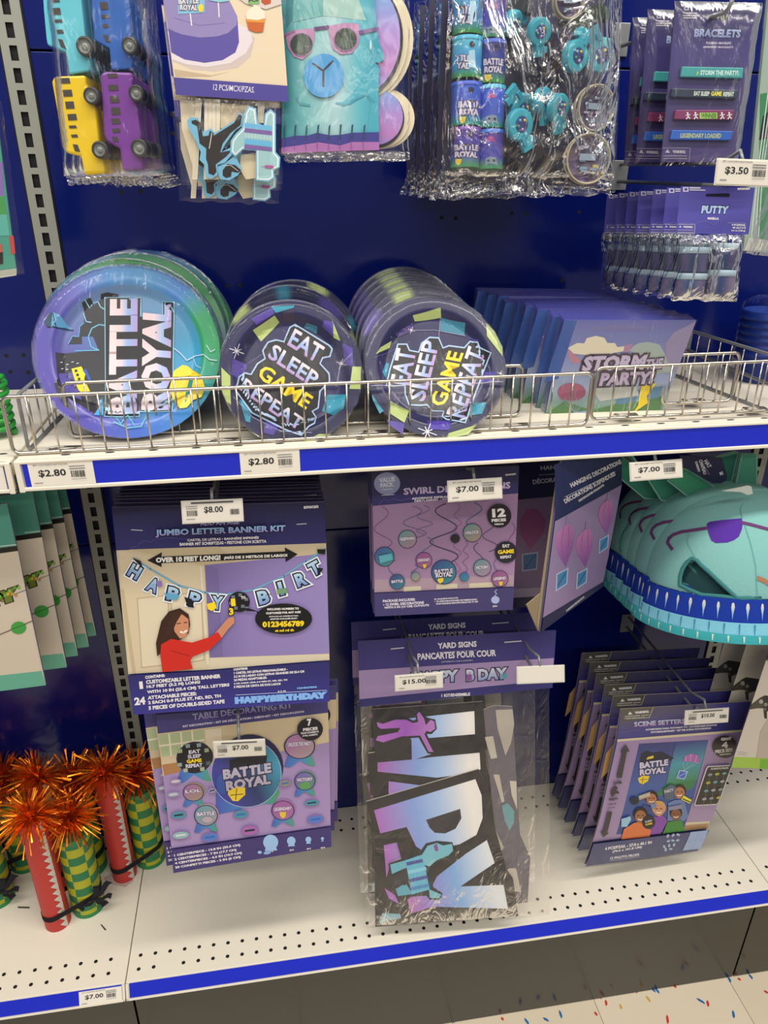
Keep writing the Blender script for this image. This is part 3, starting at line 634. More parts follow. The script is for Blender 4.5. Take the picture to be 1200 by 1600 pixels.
# ---------------------------------------------------------------- hanging cards
def hang(name, label, cat, fr, z, qpx, t, col, art, group=None, side='6a6488', m='print'):
    g = G(); g.prism(quad(fr, z, qpx), 0, t, col, m, side, f=fr.f); art(Art(g, fr, z, m))
    return tag(g.build(name, X=fr.X), label, cat, group)
def row(root, n, step, label, jit=.003, roll=.01, tilt=0, dz=0, dx=0):
    for k in range(1, n + 1): dup(root, label if isinstance(label, str) else label[min(k - 1, len(label) - 1)], d=(dx * k + R.uniform(-jit, jit), step * k, dz * k), rot=(tilt * k, R.uniform(-roll, roll), R.uniform(-roll, roll) * .5))
TI = [(0, 'b58cc8'), (.5, '8fa6dc'), (1, '9cc8ec')]; WH = 'e6e2e6'
def art_banner(A):
    A.poly([(72, 185), (1045, 160), (1052, 347), (93, 380)], ('g', (560, 170), (570, 365), [(0, '1d1c3c'), (.5, '2b2a5e'), (1, '332f6c')]))
    A.text('amscan', (950, 190), (1017, 186), 12, WH, bold=.02)
    A.line([(162, 286), (212, 289)], 4, 'b9b7c4'); A.line([(918, 261), (962, 258)], 4, 'b9b7c4')
    A.line([(155, 368), (190, 360), (215, 335), (250, 342), (270, 330), (330, 322), (420, 330)], 2, '5a52a0')
    A.poly([(93, 380), (1052, 347), (1068, 882), (148, 946)], 'cdbd9f')
    A.poly([(105, 382), (500, 455), (522, 870), (515, 925), (150, 944)], 'd3c4a6'); A.poly([(150, 376), (560, 362), (640, 430), (497, 448)], 'c2b190')
    A.poly([(497, 447), (1055, 394), (1066, 852), (520, 870)], ('g', (520, 640), (1060, 640), [(0, '7a6ba6'), (.35, '8d7cb6'), (1, '9383bc')])); A.poly([(497, 447), (560, 462), (580, 865), (520, 870)], '76689e')
    A.poly([(520, 872), (1066, 852), (1067, 880), (515, 925)], 'd6cbb2')
    for q in ([(190, 600), (330, 585), (335, 900), (210, 915)], [(345, 585), (480, 570), (495, 880), (350, 900)]): A.poly(q, 'dccfb4'); A.line(q, 4, 'b9a888', True)
    A.line([(480, 455), (512, 900)], 12, 'ded2ba'); A.line([(120, 560), (175, 940)], 14, 'c2b08e')
    A.poly([(235, 425), (302, 388), (300, 408), (865, 384), (863, 366), (922, 397), (868, 433), (866, 414), (300, 438), (301, 456)], '17161a')
    A.text('OVER 10 FEET LONG!', (275, 436), (570, 424), 24, 'f0ece6', bold=.05); A.text('¡MÁS DE 3 METROS DE LARGO!', (586, 423), (875, 411), 19, 'f0ece6', bold=.045)
    A.line([(170, 415), (250, 465), (380, 540), (500, 572), (600, 580), (720, 560), (860, 495), (960, 430), (1050, 372)], 8, '6fa9c8')
    for ch, x, y, a in (('H', 178, 476, 30), ('A', 262, 538, 24), ('P', 352, 578, 12), ('P', 452, 602, 14), ('Y', 556, 618, 4), ('B', 766, 592, -14), ('I', 845, 552, -16), ('R', 937, 510, -20), ('T', 1000, 460, -28)):
        ca, sa = math.cos(rad(a)), math.sin(rad(a)); hw, hh = (25 if ch != 'I' else 9), 31
        p = lambda u, v: (x + u * ca - v * sa, y + u * sa + v * ca)
        GL = [(0, '7d8fd0'), (.5, '8fb4dc'), (1, 'b8d6e8')]; A.text(ch, p(-hw, hh), p(hw, hh), p(-hw, -hh), 'e4ecf4', 'e4ecf4', .15, .035); A.text(ch, p(-hw, hh), p(hw, hh), p(-hw, -hh), GL, '1b1c2c', .075, .035)
    A.poly([(508, 622), (545, 612), (552, 640), (530, 655), (512, 645)], YEL); A.poly([(310, 572), (385, 582), (370, 605), (330, 600)], '5fa4c8'); A.poly([(275, 520), (300, 515), (305, 540), (285, 545)], '8d74b8'); A.poly([(825, 555), (872, 548), (876, 572), (830, 578)], '6f9a70')
    for q in ([(170, 412), (205, 425), (215, 455), (195, 440)], [(405, 590), (440, 600), (450, 640), (420, 635)], [(1010, 372), (1050, 372), (1048, 395), (1015, 392)], [(1010, 455), (1040, 460), (1015, 495)]): A.poly(q, '17161c')
    A.ell(655, 612, 49, 47, '18181c')
    for x, y in ((628, 590), (660, 580), (688, 600), (640, 640), (672, 632), (690, 640), (618, 618)): A.rect(x - 8, y - 7, x + 8, y + 7, '6a7480')
    A.text('1', (620, 632), (640, 630), 34, YEL, bold=.05); A.text('TH', (664, 600), (684, 598), 14, 'e8e6ea'); A.text('3', (610, 672), (630, 671), 32, YEL, '3a3016', .09, .04)
    A.poly([(300, 700), (335, 655), (385, 640), (425, 668), (432, 715), (425, 755), (385, 785), (345, 790), (310, 835), (282, 860), (276, 800)], '3a221a')
    A.poly([(355, 690), (395, 668), (424, 690), (426, 740), (410, 772), (385, 778), (360, 745)], 'c98a68'); A.line([(388, 748), (402, 752), (416, 742)], 8, 'f0ece6'); A.line([(372, 712), (388, 708)], 4, '3a221a'); A.line([(404, 706), (418, 705)], 4, '3a221a'); A.poly([(345, 660), (400, 655), (372, 700), (345, 760), (320, 770)], '40261c')
    A.poly([(545, 755), (590, 702), (606, 684), (630, 678), (634, 706), (606, 735), (575, 776)], 'c98a68')
    A.poly([(300, 805), (345, 780), (440, 797), (520, 772), (558, 748), (577, 776), (520, 830), (442, 862), (432, 880), (444, 916), (306, 932), (296, 855)], 'cc2a20'); A.line([(350, 835), (430, 858)], 4, '9a1c18')
    A.ell(858, 688, 130, 70, '151519', 30); A.poly([(735, 655), (690, 652), (678, 640), (700, 640), (760, 660), (745, 680)], '151519')
    for t, a, b, h in (('INCLUDED NUMBERS TO', (784, 650), (928, 646), 10), ('CUSTOMIZE FOR ANY AGE!', (778, 668), (936, 662), 10), ('¡INCLUYE LOS NÚMEROS PARA', (792, 682), (926, 678), 8), ('ADAPTAR CUALQUIER EDAD!', (796, 694), (920, 690), 8)): A.text(t, a, b, h, 'e6e2e2', bold=.04)
    A.text('0123456789', (762, 728), (952, 723), 28, YEL, bold=.05); A.text('st nd rd th', (820, 748), (905, 745), 12, YEL, bold=.04)
    A.poly([(148, 946), (515, 925), (1067, 882), (1068, 1065), (175, 1125)], ('g', (600, 910), (610, 1090), [(0, '2c2a66'), (1, '38358a')]))
    A.text('ADD AN AGE', (478, 264), (656, 256), 18, TI, bold=.03); A.text('JUMBO LETTER BANNER KIT', (275, 318), (866, 296), 36, TI, '221f4c', .05, .035)
    A.text('CARTEL DE LETRAS • BANNIÈRE IMPRIMÉE', (420, 335), (745, 323), 14, WH, bold=.03); A.text('BANNER MIT SCHRIFTZUG • FESTONE CON SCRITTA', (385, 355), (780, 341), 14, WH, bold=.03)
    for t, a, b, h in (('CONTAINS:', (228, 962), (318, 952), 14), ('1', (203, 1008), (219, 1006), 34), ('CUSTOMIZABLE LETTER BANNER', (232, 985), (572, 957), 18), ('10.7 FEET (3.2 M) LONG', (235, 1008), (478, 986), 18), ('WITH 10 IN (25.4 CM) TALL LETTERS', (237, 1032), (612, 998), 18), ('24', (180, 1082), (230, 1077), 36), ('ATTACHABLE PIECES:', (240, 1056), (462, 1036), 17), ('2 EACH 0-9 PLUS ST, ND, RD, TH', (242, 1080), (573, 1048), 18), ('5 PIECES OF DOUBLE-SIDED TAPE', (244, 1103), (590, 1072), 18),
                       ('CONTIENE:', (630, 924), (695, 918), 11), ('1 CARTEL DE LETRAS PERSONALIZABLE -', (632, 940), (876, 922), 11), ('3.2 M DE LARGO CON LETRAS GRANDES DE 25.4 CM', (632, 956), (952, 932), 11), ('24 PIEZAS ADAPTABLES:', (632, 972), (782, 960), 11), ('2 DE CADA UNA 0-9 MÁS ST, ND, RD, TH', (632, 988), (875, 970), 11), ('5 PIEZAS DE CINTA DE DOS LADOS', (632, 1003), (845, 988), 11)): A.text(t, a, b, h, WH, bold=.045)
    A.line([(640, 1034), (1055, 1012)], 2.5, 'b9c8ec'); A.text('3.2 M', (832, 1022), (868, 1020), 8, WH); A.text('1234567890', (920, 1008), (1010, 1002), 10, '7fb0ec', bold=.06); A.text('HAPPYBIRTHDAY', (638, 1074), (1056, 1048), 30, '86b4f0', '5a86d8', .05, .08)
fb = Fr(Zc((.2264, -.291, -.7449)), (-.14, .009, -.041)); zb = (150, 730, 2.927)
BK = hang('banner_kit', 'frontmost jumbo letter banner kit packet with the woman in red', 'party banner packet', fb, zb, [(72, 185), (1045, 160), (1068, 1065), (175, 1125)], .004, '2c2a66', art_banner, 'jumbo banner kits')
row(BK, 11, .0125, 'jumbo banner kit packet stacked behind the front one, dark top edge showing', .0035, .008, .004)

def art_table(A):
    A.poly([(90, 140), (1095, 55), (1097, 125), (100, 248)], '45407a')
    A.text('TABLE DECORATING KIT', (305, 170), (888, 98), 38, [(0, '9a86c0'), (1, '9fa8d0')], '332f5e', .04, .03); A.text('KIT DECORATIVO • KIT DE DÉCORATION • DEKO-KIT • KIT DECORAZIONI', (247, 212), (956, 124), 15, 'dcd6e4', bold=.03)
    A.poly([(100, 248), (1097, 125), (1103, 300), (130, 500)], 'c9b796'); A.poly([(105, 255), (370, 225), (375, 340), (125, 385)], 'aab58c')
    for p in ([(110, 320), (372, 285)], [(165, 250), (178, 375)], [(235, 240), (245, 365)], [(300, 232), (310, 350)]): A.line(p, 10, 'e0d6c0')
    A.poly([(375, 225), (470, 215), (480, 330), (385, 345)], 'd8cbb0'); A.poly([(125, 430), (250, 410), (260, 470), (138, 492)], 'a8784e')
    A.poly([(130, 495), (420, 430), (1103, 298), (1112, 785), (180, 918)], ('g', (600, 350), (620, 850), [(0, '9c86b4'), (1, 'a78fc0')]))
    def cup(x, y, rx, ry, c1, c2, st): A.poly([(x - rx * .7, y + ry * .6), (x + rx * .7, y + ry * .6), (x + rx * 1.0, y + ry * 1.55), (x + rx * .5, y + ry * 1.45), (x, y + ry * 1.1), (x - rx * .6, y + ry * 1.65), (x - rx * 1.0, y + ry * 1.6)], ('g', (x - rx, y), (x + rx, y), [(0, '4a5cac'), (.6, '4a86c0'), (1, '4f9a78')])); A.ell(x + rx * .08, y - ry * .12, rx, ry, c2); A.ell(x, y, rx, ry, '262548'); A.ell(x, y, rx * .92, ry * .93, ('g', (x - rx, y - ry), (x + rx, y + ry), [(0, c1), (1, c2)]))
    cup(312, 392, 104, 88, '19191d', '2a2a30', 0)
    for x, y in ((230, 350), (275, 320), (340, 315), (385, 345), (395, 420), (360, 455), (262, 462), (228, 430)): A.poly([(x - 14, y - 10), (x + 12, y - 14), (x + 14, y + 8), (x - 10, y + 12)], R.choice(['8a9a9c', '55606a', 'a4ac8c']))
    for k, (t, c) in enumerate((('EAT', 'd9d4e0'), ('SLEEP', 'c9c4d8'), ('GAME', YEL), ('REPEAT', 'cdc8da'))): A.text(t, (282 - 6 * k, 366 + 27 * k), (350 + 4 * k, 358 + 27 * k), 22, c, '26242c', .06, .04)
    A.ell(640, 440, 195, 190, '27264e', 34); A.poly([(440, 600), (460, 560), (600, 640), (780, 520), (815, 590), (780, 655), (600, 665), (590, 690), (440, 720)], ('g', (440, 640), (800, 600), [(0, '4a5ab0'), (.5, '4a86c0'), (1, '4f9a6c')])); A.ell(618, 478, 207, 200, '9fb4d4', 36); A.ell(618, 478, 203, 196, ('g', (440, 560), (820, 400), [(0, '45439c'), (.5, '35406c'), (1, '4a9ab8')]), 36)
    A.poly([(520, 400), (600, 375), (740, 370), (735, 420), (520, 460)], '26262e'); A.ell(480, 540, 36, 60, '3a5aa4')
    A.text('BATTLE', (484, 514), (766, 472), 58, 'b4adc0', '3a3850', .07, .05, .06); A.text('ROYAL', (502, 582), (762, 538), 58, 'b4adc0', '3a3850', .07, .05, .06)
    A.poly([(512, 580), (560, 558), (612, 560), (612, 602), (570, 640), (538, 638), (510, 600)], 'e8c838'); A.line([(525, 605), (600, 598)], 5, '6a5a20'); A.line([(562, 565), (556, 632)], 5, '6a5a20')
    for x, y, rx, ry, c1, c2, t in ((930, 318, 92, 75, 'a868a8', 'a89890', 'UNLOCK THE PARTY'), (308, 588, 62, 52, '9a64a4', 'a08f6c', 'LOL'), (382, 722, 70, 62, '4f9aa4', 'a88f9c', 'BATTLE'), (832, 692, 68, 58, '9c5a9c', 'a070a4', 'LEGENDARY'), (960, 520, 62, 55, '7a5aac', '5f8a78', 'VICTORY')): cup(x, y, rx, ry, c1, c2, 0); A.text(t, (x - rx * .75, y + 4), (x + rx * .75, y - 4), ry * .35, 'dccfe0', '4a3c66', .06, .04)
    A.poly([(812, 700), (850, 700), (848, 728), (830, 738), (815, 722)], 'e0c03a'); A.poly([(925, 535), (980, 520), (995, 560), (940, 570)], '5f9a5c'); A.ell(390, 745, 30, 18, 'b4a4b0')
    for x, y, rx, ry, c in ((222, 718, 48, 24, '4a8fa4'), (586, 714, 46, 26, '4a8fa4'), (1000, 646, 46, 20, '4a8fa4'), (1022, 742, 52, 26, '5a7ac8'), (404, 846, 52, 28, '5a7ac8'), (235, 834, 54, 24, '8fb4b8'), (638, 806, 52, 30, 'a868b0'), (845, 530, 40, 20, '8f8a80'), (192, 595, 40, 16, '9aa0b4'), (205, 518, 34, 14, 'b0a4b8'), (418, 572, 28, 16, '9a94b8')): A.ell(x, y, rx, ry, '8a6ea8', 18, -.1); A.ell(x, y, rx * .9, ry * .86, c, 18, -.1); A.line([(x - rx * .5, y + 3), (x + rx * .5, y - 4)], ry * .4, R.choice(['22303c', 'd8d4de', '3a6ab0']))
    A.ell(990, 213, 75, 66, '222026', 28)
    for t, a, b, h in (('7', (975, 195), (1002, 192), 42), ('PIECES', (950, 226), (1036, 216), 18), ('PLUS CONFETTI', (938, 243), (1040, 232), 11), ('+7 PCS. CONFETTI', (945, 258), (1034, 248), 10)): A.text(t, a, b, h, 'e2dde2', bold=.05)
    A.poly([(180, 918), (1112, 785), (1116, 900), (192, 1053)], '443a74')
    for t, a, b in (('1 CENTERPIECE - 13.8 IN (35.0 CM)', (198, 960), (584, 898)), ('2 CENTERPIECES - 7 IN (17.7 CM)', (200, 983), (562, 926)), ('4 CENTERPIECES - 4.3 IN (10.9 CM)', (202, 1006), (594, 944)), ('20 CONFETTI PIECES - 2 IN (5 CM)', (204, 1030), (586, 968))): A.text(t, a, b, 17, WH, bold=.04)
    for x, y, s in ((760, 880, 44), (880, 872, 25), (980, 864, 17), (1062, 858, 9)): A.ell(x, y - 8, s, s, '9cc0ec'); A.poly([(x - s * .6, y + s * .4), (x + s * .6, y + s * .3), (x + s * .9, y + s * .9), (x - s * .8, y + s)], '9cc0ec'); A.text('IN', (x - 8, y + 52), (x + 14, y + 48), 9, WH)
    A.ell(696, 930, 12, 9, '9cc0ec'); A.ell(740, 932, 22, 10, '8aaee0', a=-.2)
ft = Fr(Zc((.2356, -.29, -1.0737)), (-.155, .027, .042)); zt = (220, 1080, 3.75)
TK = hang('table_kit', 'frontmost table decorating kit packet under the banner kits', 'table decoration packet', ft, zt, [(90, 138), (1094, 52), (1116, 900), (192, 1053)], .006, '443a74', art_table, 'table decorating kits')
dup(TK, 'second table decorating kit packet, its left edge showing left of the front one', d=(-.016, .016, .006), rot=(0, -.03, .02), group='table decorating kits')
dup(TK, 'third table decorating kit packet, its right edge showing right of the front one', d=(.012, .032, .006), rot=(.02, .03, -.02))
dup(TK, 'rearmost table decorating kit packet, a thin strip showing at the right', d=(.018, .048, .006), rot=(.03, .02, -.02))

def art_swirl(A):
    A.poly([(72, 60), (886, 30), (880, 185), (78, 248)], ('g', (480, 60), (485, 220), [(0, '232148'), (1, '322e66')]))
    A.ell(158, 125, 72, 62, '8c93bc', 28); A.text('VALUE', (116, 122), (202, 112), 26, 'cfd2e4', bold=.045); A.text('PACK', (122, 148), (196, 140), 24, 'cfd2e4', bold=.045); A.text('PAQUETE', (130, 164), (190, 160), 9, 'cfd2e4'); A.line([(128, 190), (198, 186)], 3, 'b9bcd4')
    A.text('SWIRL DECORATIONS', (250, 188), (838, 152), 38, [(0, 'b79cc8'), (1, 'bcb4dc')], '221f48', .05, .035); A.text('ADORNOS ESPIRALES • SPIRALES DÉCO', (294, 214), (700, 192), 15, 'dcd6e2', bold=.03); A.text('DEKO-WIRBEL • DECORAZIONI A SPIRALE', (310, 230), (700, 212), 15, 'dcd6e2', bold=.03)
    A.line([(110, 242), (140, 212), (165, 220), (190, 206), (230, 218), (290, 205)], 2.5, '5e579c'); A.text('amscan', (810, 82), (868, 76), 9, WH)
    A.poly([(78, 248), (880, 178), (856, 692), (88, 725)], ('g', (480, 220), (470, 700), [(0, '8f7297'), (1, 'a283a8')]))
    A.poly([(88, 725), (92, 655), (856, 630), (856, 692)], 'ac93a4'); 
    for q in ([(250, 695), (345, 690), (345, 714), (250, 720)], [(430, 680), (545, 676), (545, 700), (430, 708)], [(610, 675), (740, 668), (740, 696), (610, 700)]): A.poly(q, 'cfc6ac')
    def swirl(x, y, sx, n, h, c, wd=4, ph=1):
        A.line([(x + sx * ph * math.sin(math.pi * k / 6) * (1 - .25 * math.sin(k * .3)), y + h * k / 6) for k in range(6 * n + 1)], wd, c)
    for a in ((128, 250, 46, 3, 80, '7a3f7a', 4), (300, 248, 60, 3, 60, '5a5278', 4), (360, 245, 40, 4, 40, '6a5a82', 4), (480, 235, 70, 4, 84, '3a3858', 6, -1), (545, 235, 18, 9, 42, '8a4f8a', 3), (640, 230, 50, 2, 70, '3f5a7c', 5), (720, 320, 40, 3, 60, '4a4468', 4), (845, 340, -22, 2, 70, '8a3f86', 4, -1), (380, 420, 40, 2, 60, '54608a', 4), (205, 545, 50, 1, 90, '54608a', 4, -1), (660, 450, 30, 2, 60, '4a4468', 4, -1), (770, 530, 30, 1, 80, '54608a', 4, -1), (590, 440, 14, 5, 34, '8a4f8a', 3), (310, 570, 20, 2, 30, '54608a', 4)): swirl(*a)
    for x, y, r, c1, c2, t in ((143, 526, 56, '3f4a9c', '4f9a94', ''), (270, 430, 52, '4f908f', 'a87a94', 'RESPAWN'), (360, 546, 46, '8a4a86', '9a6a90', 'LEGENDARY'), (470, 610, 70, '3a3f88', '3f8a94', 'BATTLE'), (627, 394, 53, '4f8a90', 'a88878', 'UNLOCK'), (681, 586, 49, '4f8f90', 'a8809c', 'VICTORY'), (812, 500, 62, '1c1b22', '2a2a30', 'GAME'), (778, 646, 47, '8a4a86', 'a0708f', 'LEGEND'), (213, 662, 43, '3a3f7c', '3f7f8c', 'BATTLE'), (314, 634, 25, '4f8a90', 'a89478', ''), (582, 635, 26, '3a5fa0', '3f8a94', ''), (532, 424, 26, '1c1b22', '2a2a30', '')):
        A.ell(x, y, r, r * .98, '2e2a52', 26); A.ell(x, y, r * .93, r * .91, ('g', (x - r, y - r), (x + r, y + r), [(0, c1), (1, c2)]), 26)
        if t: A.text(t, (x - r * .72, y + r * .18), (x + r * .72, y + r * .08), r * .36, YEL if t == 'GAME' else 'dcd2e0', '2c2848', .07, .04)
    A.text('ROYAL', (426, 640), (515, 632), 28, 'dcd2e0', '2c2848', .07, .04); A.poly([(434, 645), (468, 640), (466, 660), (448, 672), (436, 660)], 'e8c838'); A.poly([(352, 566), (374, 564), (370, 584), (360, 588)], 'e0c03a'); A.poly([(770, 662), (794, 660), (790, 680), (778, 684)], 'e0c03a')
    A.text('EAT', (792, 474), (832, 472), 18, 'd8d4de', bold=.04); A.text('REPEAT', (780, 535), (842, 530), 16, 'd8d4de', bold=.04); A.poly([(110, 520), (180, 505), (190, 540), (120, 560)], '5fb0c0')
    A.ell(774, 298, 66, 66, '1b1a20', 32)
    for t, a, b, h in (('12', (736, 308), (810, 303), 48), ('PIECES', (732, 333), (812, 328), 17), ('PIEZAS', (748, 350), (798, 347), 9)): A.text(t, a, b, h, 'e4e0e4', bold=.05)
    A.poly([(88, 725), (856, 692), (848, 815), (90, 852)], '433e70')
    for t, a, b, h in (('PACKAGE INCLUDES:', (134, 775), (312, 765), 15), ('• 12 SWIRL DECORATIONS', (136, 795), (360, 782), 15), ('WITH 5 IN (13 CM) CUTOUTS', (142, 813), (388, 798), 15), ('EL PAQUETE INCLUYE:', (418, 762), (548, 754), 9), ('• 12 DECORACIONES DE REMOLINO', (418, 774), (652, 762), 9), ('CON FIGURAS RECORTABLES DE 13 CM', (426, 787), (656, 774), 9)): A.text(t, a, b, h, 'dcd8e4', bold=.04)
    A.ell(752, 760, 23, 21, 'a8b4e0'); A.line([(748, 738), (760, 726), (748, 716), (760, 704)], 4, 'a8b4e0'); A.text('5IN', (738, 800), (762, 798), 9, WH)
fs = Fr(Zc((.5382, -.28, -.6685)), (-.061, -.0227, -.08)); zs = (560, 720, 3.529)
SK = hang('swirl_kit', 'frontmost swirl decorations packet with a round value pack badge', 'hanging decoration packet', fs, zs, [(72, 60), (886, 30), (848, 815), (90, 852)], .004, '433e70', art_swirl, 'swirl decoration packets')
row(SK, 4, .009, 'swirl decorations packet behind the front one, only its dark left edge showing', .001, .003)

def art_lantern(A):
    A.poly([(148, 80), (478, 40), (478, 180), (148, 362)], ('g', (160, 100), (480, 60), [(0, '2a2a60'), (1, '232248')]))
    A.text('HANGING DECORATIONS', (230, 196), (478, 76), 24, WH, bold=.03); A.line([(196, 242), (446, 118)], 3, 'b9b6cc'); A.text('DÉCORATIONS SUSPENDUES', (200, 274), (448, 134), 28, WH, bold=.03); A.text('DECORACIONES COLGANTES', (268, 266), (392, 186), 11, WH, bold=.04)
    A.poly([(148, 362), (478, 180), (386, 660), (88, 838)], ('g', (150, 600), (470, 400), [(0, '9b86b0'), (1, '8a769f')]))
    for x, y, k in ((196, 470, 1), (292, 482, .9), (398, 330, .8)):
        w_, h_ = 48 * k, 95 * k; A.line([(x + 8, y - h_ * 1.4), (x, y - h_ * .8)], 2, '6a5a80')
        A.poly([(x - w_ * .1, y - h_ * .9), (x + w_ * .6, y - h_), (x + w_, y - h_ * .5), (x + w_ * .9, y + h_ * .1), (x + w_ * .1, y + h_ * 1.25), (x - w_ * .7, y + h_ * .55), (x - w_, y), (x - w_ * .8, y - h_ * .5)], ('g', (x, y - h_), (x, y + h_), [(0, 'c47fb4'), (1, '8a5aa4')])); A.line([(x - w_ * .1, y - h_ * .9), (x - w_ * .4, y), (x, y + h_)], 3, '9a5f9c'); A.line([(x + w_ * .4, y - h_ * .9), (x + w_ * .4, y), (x + w_ * .1, y + h_)], 3, '9a5f9c')
        bx, by = x - 14 * k, y + h_ * 1.9; A.poly([(bx - 28 * k, by - 30 * k), (bx + 32 * k, by - 62 * k), (bx + 26 * k, by + 20 * k), (bx - 32 * k, by + 58 * k)], 'b9c4e0'); A.poly([(bx - 22 * k, by - 26 * k), (bx + 26 * k, by - 52 * k), (bx + 21 * k, by + 16 * k), (bx - 26 * k, by + 48 * k)], '4a86b8'); A.line([(bx - 20 * k, by + 28 * k), (bx + 18 * k, by - 36 * k)], 5 * k, '2e5488')
    A.poly([(88, 838), (386, 660), (380, 684), (76, 908)], '26264e'); A.text('3 HANGING DECORATIONS', (204, 806), (292, 736), 9, WH, bold=.03)
fh = Fr(Zc((.7632, -.25, -.723)), (.052, -.06, .591)); zh = (820, 700, 3.158)
root = hang('lantern_kit', 'turned hanging decorations packet with pink paper balloons left of the hats', 'hanging decoration packet', fh, zh, [(182, 60), (482, 20), (382, 684), (76, 908)], .003, '26264e', art_lantern, 'hanging decoration packets')
g = G(); A = quad(fh, zh, [(180, 80), (76, 908), (96, 905)]); g.prism([A[0], A[1], (A[1][0] - .008, A[1][1] + .02), (A[0][0] - .001, A[0][1])], .003, .0045, 'a8987c'); q = quad(fh, zh, [(76, 908), (92, 720), (20, 780)]); g.prism(q, .004, .0055, '9c8b6c'); tag(g.build('back_board', root), 'bare brown cardboard back flap', None)
fd = Fr((.79, -.115, ZO - .745), (-.05, -.02, .1)); zd = (560, 720, 3.529)
def art_lantern_shaded(A):  # lantern packet print in darker inks, its shadow put into the colours
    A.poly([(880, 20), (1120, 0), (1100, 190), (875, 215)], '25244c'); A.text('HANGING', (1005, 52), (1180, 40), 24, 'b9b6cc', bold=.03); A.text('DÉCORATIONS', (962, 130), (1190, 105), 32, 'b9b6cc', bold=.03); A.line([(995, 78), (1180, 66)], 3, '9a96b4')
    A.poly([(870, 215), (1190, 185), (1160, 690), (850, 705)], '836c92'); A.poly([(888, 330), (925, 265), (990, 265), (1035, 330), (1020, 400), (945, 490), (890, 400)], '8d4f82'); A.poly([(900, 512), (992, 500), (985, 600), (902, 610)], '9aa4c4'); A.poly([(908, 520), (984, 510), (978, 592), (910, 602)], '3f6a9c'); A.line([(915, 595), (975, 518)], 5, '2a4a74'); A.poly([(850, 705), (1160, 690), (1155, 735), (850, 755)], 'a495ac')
hang('lantern_kit', 'dim hanging decorations packet, shadow painted in, between the swirl packet and the turned one', 'hanging decoration packet', fd, zd, [(870, 0), (1215, -30), (1185, 790), (845, 812)], .004, '25244c', art_lantern_shaded, 'hanging decoration packets')

# ---------------------------------------------------------------- bagged goods
def bag(g, q, yf, yb, amp, m='bag', n=28, seed=0, freq=30, top=True):
    def mk(y0, sg):
        def fn(i, j):
            u, v = i / n, j / n
            x = (q[0][0] * (1 - u) + q[1][0] * u) * (1 - v) + (q[3][0] * (1 - u) + q[2][0] * u) * v; z = (q[0][1] * (1 - u) + q[1][1] * u) * (1 - v) + (q[3][1] * (1 - u) + q[2][1] * u) * v
            e = min(1, 7 * min(u, 1 - u, 1 - v, v if top else 1)) ** .5
            k = noise.noise((x * freq, z * freq * .6, seed)) + .5 * noise.noise((x * freq * 2.3, z * freq * 1.7, seed + 5))
            return (x + .0015 * noise.noise((z * 60, seed, 1)) * (1 - e), y0 * e + sg * amp * k * (.3 + .7 * e), z + .003 * noise.noise((x * 70, seed, 2)) * (1 if v > .97 else 0))
        return fn
    g.grid(mk(yf, -1), n, n, m); g.grid(mk(yb, 1), max(6, n // 3), max(6, n // 3), m)
def sheet(g, fr, z, q, t, col, m='print', nv=12):                       # curled card
    Q = quad(fr, z, q); P = lambda u, v: ((Q[0][0] * (1 - u) + Q[1][0] * u) * (1 - v) + (Q[3][0] * (1 - u) + Q[2][0] * u) * v, (Q[0][1] * (1 - u) + Q[1][1] * u) * (1 - v) + (Q[3][1] * (1 - u) + Q[2][1] * u) * v)
    for y in (0, t):
        def fn(i, j, y=y):
            x, zz = P(i / 4, j / nv); return (x, y + fr.f(x, zz), zz)
        g.grid(fn, 4, nv, m, col)
    for u in (0, 1):
        g.grid(lambda i, j: (P(u, j / nv)[0], t * i + fr.f(*P(u, j / nv)), P(u, j / nv)[1]), 1, nv, m, 'a89a80')
    for v in (0, 1):
        g.grid(lambda i, j: (P(i / 4, v)[0], t * j + fr.f(*P(i / 4, v)), P(i / 4, v)[1]), 4, 1, m, 'a89a80')
def slab(fr, z, pts, y0, y1, col, m='print', side=None, g=None):
    g = g or G(); g.prism(quad(fr, z, pts), y0, y1, col, m, side or col); return g

